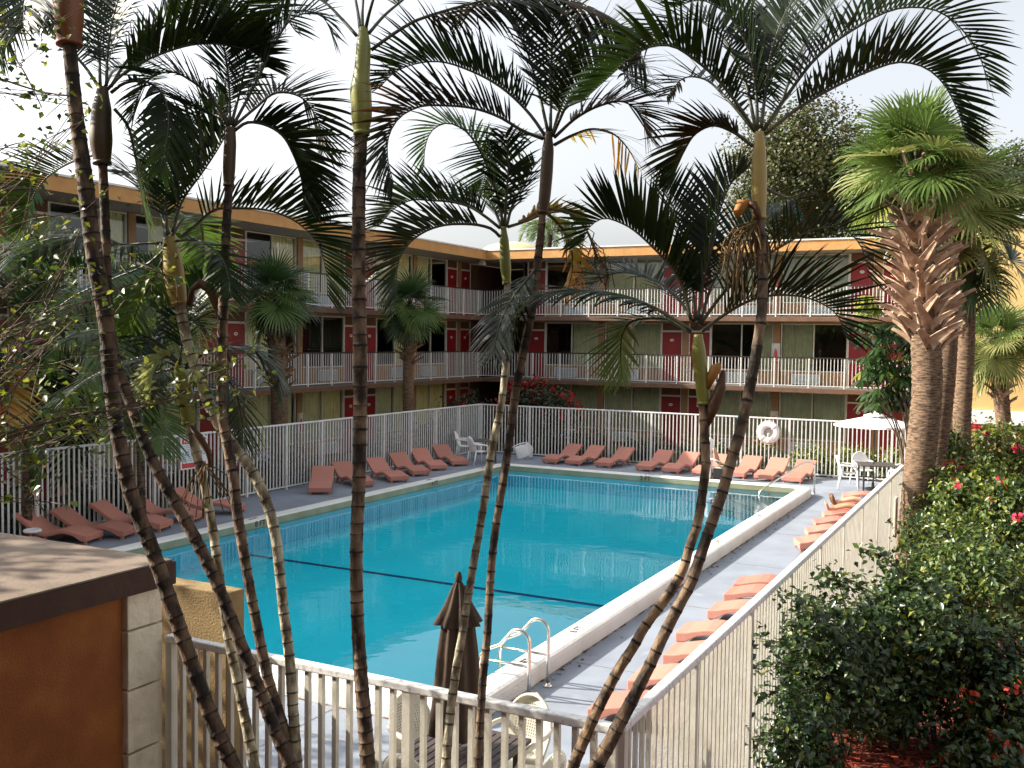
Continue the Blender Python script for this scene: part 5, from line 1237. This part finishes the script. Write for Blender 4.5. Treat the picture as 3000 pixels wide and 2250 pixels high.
def shrub(label, c, r_, ncl, nper, size, mats, weights=None, ground=-.1, name='shrub', cat='shrub', group=None, spread=.09, sprigs=(), flowers=None, nstem=7, inner=.5, stemm='bark', aspect=.31):
    base = V((c[0], c[1], ground)); o = thing(name, label, cat, base, 0, group)
    p, nn, cc = clumps(c, r_, ncl, nper, spread, inner); keep = p[:, 2] > ground + .02; p, nn = p[keep], nn[keep]
    mb = MB()
    for i in range(nstem):
        q = V(cc[R.randrange(len(cc))]); s0 = base + V((R.uniform(-.3, .3) * r_[0], R.uniform(-.3, .3) * r_[1], 0)); md = s0.lerp(q, .5) + V((R.uniform(-.1, .1), R.uniform(-.1, .1), .12 * r_[2]))
        mb.tube(spline([s0, md, q], 8), [.018 * max(r_[2], .7) * (1 - .08 * k) for k in range(9)], 5)
    for sp in sprigs:                      # branches reaching out of the mass, with leaves along them
        sp = [V(q) for q in sp]; cv = spline(sp, 14); mb.tube(cv, [.009 * (1 - .05 * k) for k in range(15)], 5)
        for k in range(5, 15):
            m_ = 7 if k < 14 else 12; e = np.array(cv[k]) + NP.normal(size=(m_, 3)) * .055; p = np.vstack([p, e]); nn = np.vstack([nn, NP.normal(size=(m_, 3)) * .6 + np.array([0, 0, .8])])
    n = len(p); idx = NP.choice(len(mats), n, p=weights)
    leaf_mesh('foliage', p, nn, np.full(n, size), [M[m] for m in mats], idx, o, base, aspect)
    mb.build('stem', M[stemm], o, base)
    if flowers:
        fm, nf, fs, fz = flowers; fp = []
        for i in range(nf):
            d_ = NP.normal(size=3); d_ /= np.linalg.norm(d_); d_[2] = abs(d_[2]) * fz; q = np.array(c) + d_ * np.array(r_) * NP.uniform(.92, 1.12)
            fp.append(q + NP.normal(size=(12, 3)) * fs * 1.1)
        for q in fp: leaf_mesh('flower_cluster', q, NP.normal(size=q.shape), np.full(len(q), fs * 1.5), [M[fm]], np.zeros(len(q), int), o, base, .5)
    return o
def A(x, y, d): return tuple(at(x, y, d))
# right hand hedge, from the near bed to the far bougainvillea
GH = 'shrubs in the bed right of the fence'
LD = ('leaf_d', 'leaf_m', 'leaf_y')
shrub('dark glossy shrub leaning its branches over the near right fence', A(1800, 1430, 9.6), (.62, .75, .62), 150, 34, .078, LD, (.74, .24, .02), group=GH, sprigs=[
    [A(1800, 1380, 9.4), A(1720, 1300, 9.0), A(1690, 1285, 8.9)], [A(1800, 1400, 9.4), A(1700, 1390, 8.8), A(1632, 1378, 8.5)], [A(1800, 1420, 9.4), A(1700, 1440, 8.8), A(1632, 1440, 8.5)],
    [A(1830, 1330, 9.4), A(1810, 1262, 9.2), A(1790, 1232, 9.1)], [A(1790, 1480, 9.3), A(1700, 1500, 8.8), A(1650, 1490, 8.6)], [A(1780, 1560, 9.2), A(1700, 1600, 8.7), A(1622, 1592, 8.4)]])
shrub('dark shrub at the lower left end of the hedge, nearest the fence pickets', A(1735, 1600, 8.8), (.30, .4, .42), 60, 32, .075, LD, (.8, .19, .01), group=GH)
shrub('big dark green shrub filling the middle of the near hedge', A(1985, 1370, 10.2), (.70, .75, .62), 190, 36, .078, LD, (.66, .31, .03), group=GH, sprigs=[
    [A(1950, 1240, 10.1), A(1905, 1200, 9.9), A(1870, 1188, 9.8)], [A(1960, 1230, 10.1), A(1960, 1160, 10.1), A(1985, 1120, 10.1)], [A(1900, 1290, 10), A(1840, 1260, 9.8), A(1800, 1255, 9.7)]])
shrub('low dark shrub over the red mulch in the middle of the near hedge', A(1900, 1505, 10.0), (.5, .45, .34), 90, 34, .078, LD, (.8, .19, .01), group=GH)
shrub('dark shrub with orange red flowers low at the right edge of frame', A(2160, 1500, 9.9), (.55, .6, .62), 150, 34, .078, LD, (.78, .2, .02), group=GH, flowers=('flower_o', 7, .04, 1))
shrub('dark low shrub in the bottom right corner above the red mulch', A(2140, 1640, 9.4), (.42, .4, .30), 70, 32, .08, LD, (.85, .14, .01), group=GH, flowers=('flower_o', 8, .035, 1))
shrub('mid green shrub right of the big sabal trunk, in sun', A(2105, 1270, 12.2), (.75, .8, .62), 170, 34, .078, LD, (.28, .62, .10), group=GH)
shrub('tangled shrub with bare pale twigs under the big sabal palm', A(2050, 1180, 14.8), (.72, .7, .55), 120, 30, .078, LD, (.3, .52, .18), group=GH, nstem=26, stemm='bark_l')
shrub('sunny bougainvillea with pink flowers right of the sabal trunks', A(2085, 1075, 16.5), (.75, .8, .62), 170, 34, .09, LD, (.12, .6, .28), group=GH, flowers=('flower_p', 7, .045, 1))
shrub('green shrub at the right edge beside the pink bougainvillea', A(2200, 1140, 15.5), (.6, .7, .75), 140, 34, .09, LD, (.4, .5, .10), group=GH, flowers=('flower_p', 4, .045, 1))
shrub('low clipped hedge before the yellow end block', A(2170, 975, 21), (.95, .8, .58), 170, 32, .09, LD, (.15, .55, .3), group=GH, flowers=('flower_p', 5, .05, 1))
shrub('small bush at the foot of the orange brown sabal trunk', A(2060, 990, 20), (.4, .5, .6), 70, 30, .09, LD, (.3, .55, .15), group=GH)
# hedge behind the far fence
GB = 'shrubs behind the far fence'
for k, (x, w_, ms, lab) in enumerate([(-15.0, 1.0, (.85, .15, 0), 'dark shrub behind the far fence next to the corner'), (-13.2, .9, (.8, .2, 0), 'dark shrub behind the far fence, behind the first three loungers'), (-11.2, 1.0, (.75, .25, 0), 'dark shrub behind the far fence left of the leaning palm'), (-9.3, .9, (.6, .4, 0), 'green shrub behind the far fence beside the leaning palm trunk'), (-7.4, .8, (.4, .5, .1), 'green shrub behind the far fence below the life ring'), (-5.9, .8, (.08, .42, .5), 'bright yellow green shrub behind the last two far loungers'), (-4.6, .75, (.08, .45, .47), 'yellow green shrub behind the far fence left of the umbrella pole'), (-3.2, .8, (.1, .5, .4), 'yellow green shrub with red flowers behind the umbrella table'), (-1.9, .7, (.1, .55, .35), 'light green shrub at the right end of the far fence')]):
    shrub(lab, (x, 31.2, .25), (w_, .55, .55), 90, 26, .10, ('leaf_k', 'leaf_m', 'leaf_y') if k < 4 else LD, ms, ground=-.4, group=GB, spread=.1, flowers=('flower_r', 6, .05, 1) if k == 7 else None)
shrub('tall dark bougainvillea with red flowers behind the far fence corner', (-16.3, 33.2, 1.0), (1.75, 1.0, 1.35), 210, 26, .12, ('leaf_k', 'leaf_d'), (.7, .3), ground=-.4, name='bougainvillea', cat='bougainvillea', group=None, spread=.14, flowers=('flower_r', 46, .075, 1), nstem=12)
shrub('dark bushy shrub left of the red bougainvillea behind the left fence', (-19.2, 33.0, .7), (1.2, 1.6, 1.15), 140, 24, .12, ('leaf_k', 'leaf_d'), (.75, .25), ground=-.4, spread=.14, flowers=('flower_r', 5, .06, 1))
GLf = 'dark shrubs behind the left fence'
for k, (y, h_, lab) in enumerate([(10.5, .7, 'dark shrub behind the left fence beyond the hut roof'), (12.8, .75, 'dark leafy shrub behind the left fence above the near loungers'), (15.2, .75, 'dark leafy shrub behind the fence left of the rules sign'), (18.2, .6, 'dark shrub behind the fence right of the rules sign'), (21.4, .6, 'dark shrub behind the left fence under the shaggy sabal'), (25.6, .65, 'dark shrub behind the left fence right of the lone trunk'), (28.4, .9, 'dark shrub behind the left fence at the sabal foot')]):
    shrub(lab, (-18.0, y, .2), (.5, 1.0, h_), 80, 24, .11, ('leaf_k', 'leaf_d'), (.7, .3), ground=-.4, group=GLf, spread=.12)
# umbrella tree left of the big sabal: drooping whorls of long leaves
uc = at(1915, 770, 18.6); o = thing('umbrella_tree', 'umbrella tree with drooping glossy leaf whorls left of the big sabal trunk', 'shrub', (uc.x + .3, uc.y, -.1)); lc = V(o.location)
mb = MB(); lf = MB()
for i in range(120):
    c_ = at(R.uniform(1858, 1990), R.uniform(690, 875), 18.6 + R.uniform(-.4, .5))
    if i > 108: c_ = at(R.uniform(1865, 1905), R.uniform(625, 670), 18.6)
    if i < 16: mb.tube(spline([lc, lc.lerp(c_, .55) + V((.25, 0, .6)), c_], 10), [.03 * (1 - .08 * k) for k in range(11)], 5)
    out = V((R.gauss(0, 1), R.gauss(-.5, 1), .3)).normalized(); lf.cur = 1 if (i > 108 or R.random() < .05) else 0
    for k in range(8):
        a = k * PI / 4 + R.random() * .3; d_ = V((math.cos(a), math.sin(a), -.2)) + out * .35; d_.normalize(); s_ = d_.cross(V((0, 0, 1))).normalized(); p = c_.copy(); row = []
        for t_, w_ in ((0, .006), (.3, .022), (.65, .034), (.9, .02), (1, .002)):
            q = c_ + d_ * .24 * t_ + V((0, 0, -.16 * t_ * t_)); row.append((q - s_ * w_, q + V((0, 0, -.006)), q + s_ * w_))
        lf.grid([list(x) for x in row])
mb.build('stem', M['bark'], o, lc); lf.build('foliage', [M['leaf_s'], M['leaf_y']], o, lc)
# broadleaf trees beyond the roof
def tree(label, base, c, r_, ncl, nper, size, mats, w_, spread, group=None, nl=10):
    base = V(base); o = thing('broadleaf_tree', label, 'tree', base, 0, group); p, nn, cc = clumps(c, r_, ncl, nper, spread, .45); n = len(p)
    leaf_mesh('crown', p, nn, np.full(n, size), [M[m] for m in mats], NP.choice(len(mats), n, p=w_), o, base, .45)
    mb = MB(); cv = V(c); fk = base.lerp(cv, .62); mb.tube(spline([base, base.lerp(fk, .5) + V((.2, .1, 0)), fk], 12), [.42 * (1 - .035 * k) for k in range(13)], 10)
    for i in range(nl):
        q = V(cc[R.randrange(len(cc))]); mb.tube(spline([fk, fk.lerp(q, .5) + V((R.uniform(-.4, .4), R.uniform(-.4, .4), .5)), q], 10), [.2 * (1 - .085 * k) for k in range(11)], 6)
    mb.build('trunk', M['bark'], o, base); return o
tc_ = at(1725, 400, 58)
tree('tall olive green tree behind the far wing left of the sabal crown', (tc_.x, tc_.y, -.45), tuple(tc_), (4.0, 4.0, 4.4), 300, 110, .19, ('leaf_t', 'leaf_m'), (.85, .15), .55, nl=22)
tc_ = at(1900, 420, 62)
tree('second olive tree behind the far wing, mostly hidden by the sabal fans', (tc_.x, tc_.y, -.45), tuple(tc_), (3.6, 3.6, 4.0), 200, 100, .19, ('leaf_t', 'leaf_m'), (.8, .2), .55)
tc_ = at(2195, 400, 60)
tree('dark green tree at the right edge above the yellow end block', (tc_.x, tc_.y, -.45), tuple(tc_), (3.0, 3.5, 2.0), 150, 90, .18, ('leaf_t', 'leaf_d'), (.5, .5), .45)
tree('unseen tree added left of the hut, outside the frame, to shade its roof', (-13.6, 3.0, -.1), (-13.8, 3.0, 5.6), (2.6, 2.2, 1.7), 60, 34, .15, ('leaf_m', 'leaf_y'), (.6, .4), .3)  # unseen tree, added so its crown throws dappled shade on the hut roof
# light pole behind the right wing
pp = at(2094, 430, 45); o = thing('antenna_pole', 'thin pale pole sticking up behind the right end block', 'pole', (pp.x, pp.y, 7.6)); mb = MB(); mb.tube([(pp.x, pp.y, 7.4), tuple(at(2096, 415, 45))], .06, 8); mb.build('pole', M['frame'], o, o.location)
mb = MB(); q = at(2096, 415, 45); mb.lathe(q, [(.001, 0), (.1, 0), (.1, .2), (.001, .25)], 10); mb.build('cap', M['frame'], o, o.location)
# small tree with thin branches and yellow green leaves at the left edge
lt = thing('leafy_tree', 'thin branched tree with small yellow green leaves at the left edge', 'tree', (-5.9, 2.6, -.1)); lc = V(lt.location)
mb = MB(); lp = []; ln_ = []
brs = [([(0, 170), (60, 190), (150, 207)], 5.2, .012, 40), ([(-20, 20), (30, 120), (60, 170), (90, 232)], 5.2, .011, 14), ([(0, 495), (67, 475), (127, 465), (173, 458), (240, 402)], 5.3, .008, 14), ([(-20, 820), (83, 695), (143, 572), (173, 495)], 5.2, .012, 60), ([(-10, 880), (70, 790), (110, 740), (160, 690)], 5.0, .013, 70), ([(0, 802), (100, 788), (167, 772), (225, 760)], 5.3, .007, 40), ([(-10, 958), (128, 903), (235, 888), (304, 881), (385, 859), (414, 826)], 5.1, .012, 90), ([(0, 990), (100, 960), (170, 930), (230, 925)], 5.0, .009, 60), ([(-10, 640), (40, 600), (90, 585), (140, 600)], 5.2, .009, 50), ([(0, 1010), (50, 1040), (90, 1100), (110, 1120)], 4.9, .006, 12), ([(0, 1075), (60, 1090), (110, 1085)], 4.9, .006, 8), ([(-10, 330), (30, 310), (80, 330), (130, 300)], 5.3, .008, 40), ([(-10, 60), (40, 70), (100, 60), (160, 30)], 5.3, .009, 50), ([(-10, 730), (60, 690), (150, 660), (230, 640)], 5.4, .009, 70), ([(385, 859), (440, 815), (480, 800), (520, 790)], 5.1, .007, 40), ([(-10, 420), (50, 390), (110, 300), (180, 260)], 5.4, .007, 40), ([(200, 640), (300, 610), (380, 600)], 5.5, .006, 40), ([(-10, 560), (30, 520), (60, 440), (70, 380)], 5.3, .007, 30)]
tr_ = [V((-6.0, 2.6, -.1)), V((-6.1, 2.7, 2.2)), V((-6.2, 2.8, 4.2)), V((-6.3, 2.9, 6.2))]
mb.tube(spline(tr_, 20), [.06 * (1 - .03 * k) for k in range(21)], 8)
trp = spline(tr_, 40)
for pts2, d_, r0, nl in brs:
    P_ = [at(x, y, d_ + .12 * math.sin(k * 2.1)) for k, (x, y) in enumerate(pts2)]
    if pts2[0][0] < 10:
        nr = min(trp, key=lambda q: (q - P_[0]).length + 4 * max(0, q.z - P_[0].z)); P_ = [nr] + P_
    cv = spline(P_, 24); mb.tube(cv, [r0 * (1 - .03 * k) for k in range(25)], 5)
    for i in range(nl):
        q = cv[R.randint(8, 24)] + V((R.gauss(0, .085), R.gauss(0, .085), R.gauss(0, .085))); m_ = R.randint(1, 4)
        for j in range(m_): lp.append(q + V((R.gauss(0, .03), R.gauss(0, .03), R.gauss(0, .03)))); ln_.append((R.gauss(0, .8), R.gauss(0, .8), .5 + R.random()))
        if R.random() < .3: mb.tube([cv[R.randint(8, 24)], q], .0025, 3)
mb.build('trunk', M['bark'], lt, lc)
n = len(lp); leaf_mesh('crown', [tuple(p) for p in lp], ln_, np.full(n, .042), [M['leaf_y'], M['leaf_m'], M['leaf_d']], NP.choice(3, n, p=(.35, .45, .2)), lt, lc, .36)

# ================================================================== light, sky, camera
ELEV, AZ = 31.0, 17.0                       # sun to the left (-X) and a little behind the camera
sd = V((-math.cos(rad(ELEV)) * math.cos(rad(AZ)), -math.cos(rad(ELEV)) * math.sin(rad(AZ)), math.sin(rad(ELEV))))
sl = bpy.data.lights.new('sun', 'SUN'); sl.energy = 5.0; sl.angle = rad(.53); sl.color = (1.0, .91, .77)
so = bpy.data.objects.new('sun', sl); col.objects.link(so); so.rotation_euler = sd.to_track_quat('Z', 'Y').to_euler()
wd = bpy.data.worlds.new('World'); sc.world = wd; wd.use_nodes = True
nt = wd.node_tree; bg = nt.nodes['Background']; sky = nt.nodes.new('ShaderNodeTexSky'); sky.sky_type = 'NISHITA'; sky.sun_disc = False
sky.sun_elevation = rad(ELEV); sky.sun_rotation = math.atan2(sd.x, sd.y); sky.air_density = 1.0; sky.dust_density = 4.0; sky.ozone_density = 1.0; sky.altitude = 0
hs = nt.nodes.new('ShaderNodeHueSaturation'); hs.inputs['Saturation'].default_value = .25; hs.inputs['Value'].default_value = 1.12
nt.links.new(sky.outputs['Color'], hs.inputs['Color']); nt.links.new(hs.outputs['Color'], bg.inputs['Color']); bg.inputs['Strength'].default_value = .12
cd = bpy.data.cameras.new('camera'); cam = bpy.data.objects.new('camera', cd); col.objects.link(cam); sc.camera = cam
cd.sensor_width = 36; cd.sensor_fit = 'HORIZONTAL'; cd.lens = FPX / 3000 * 36; cd.clip_end = 2000; cd.clip_start = .1
r_ = V((math.cos(YA), -math.sin(YA), 0)); f_ = V((math.sin(YA) * math.cos(PT), math.cos(YA) * math.cos(PT), math.sin(PT))); u_ = r_.cross(f_)
rx = r_ * math.cos(RO) + u_ * (-math.sin(RO)); ux_ = r_ * math.sin(RO) + u_ * math.cos(RO)
cam.matrix_world = Matrix.Translation(CAM) @ Matrix((rx, ux_, -f_)).transposed().to_4x4()
vs_ = sc.view_settings; vs_.view_transform = 'Standard'; vs_.look = 'None'; vs_.exposure = 1.15; vs_.gamma = 1
sc.cycles.max_bounces = 8; sc.cycles.transparent_max_bounces = 24; sc.cycles.use_denoising = True
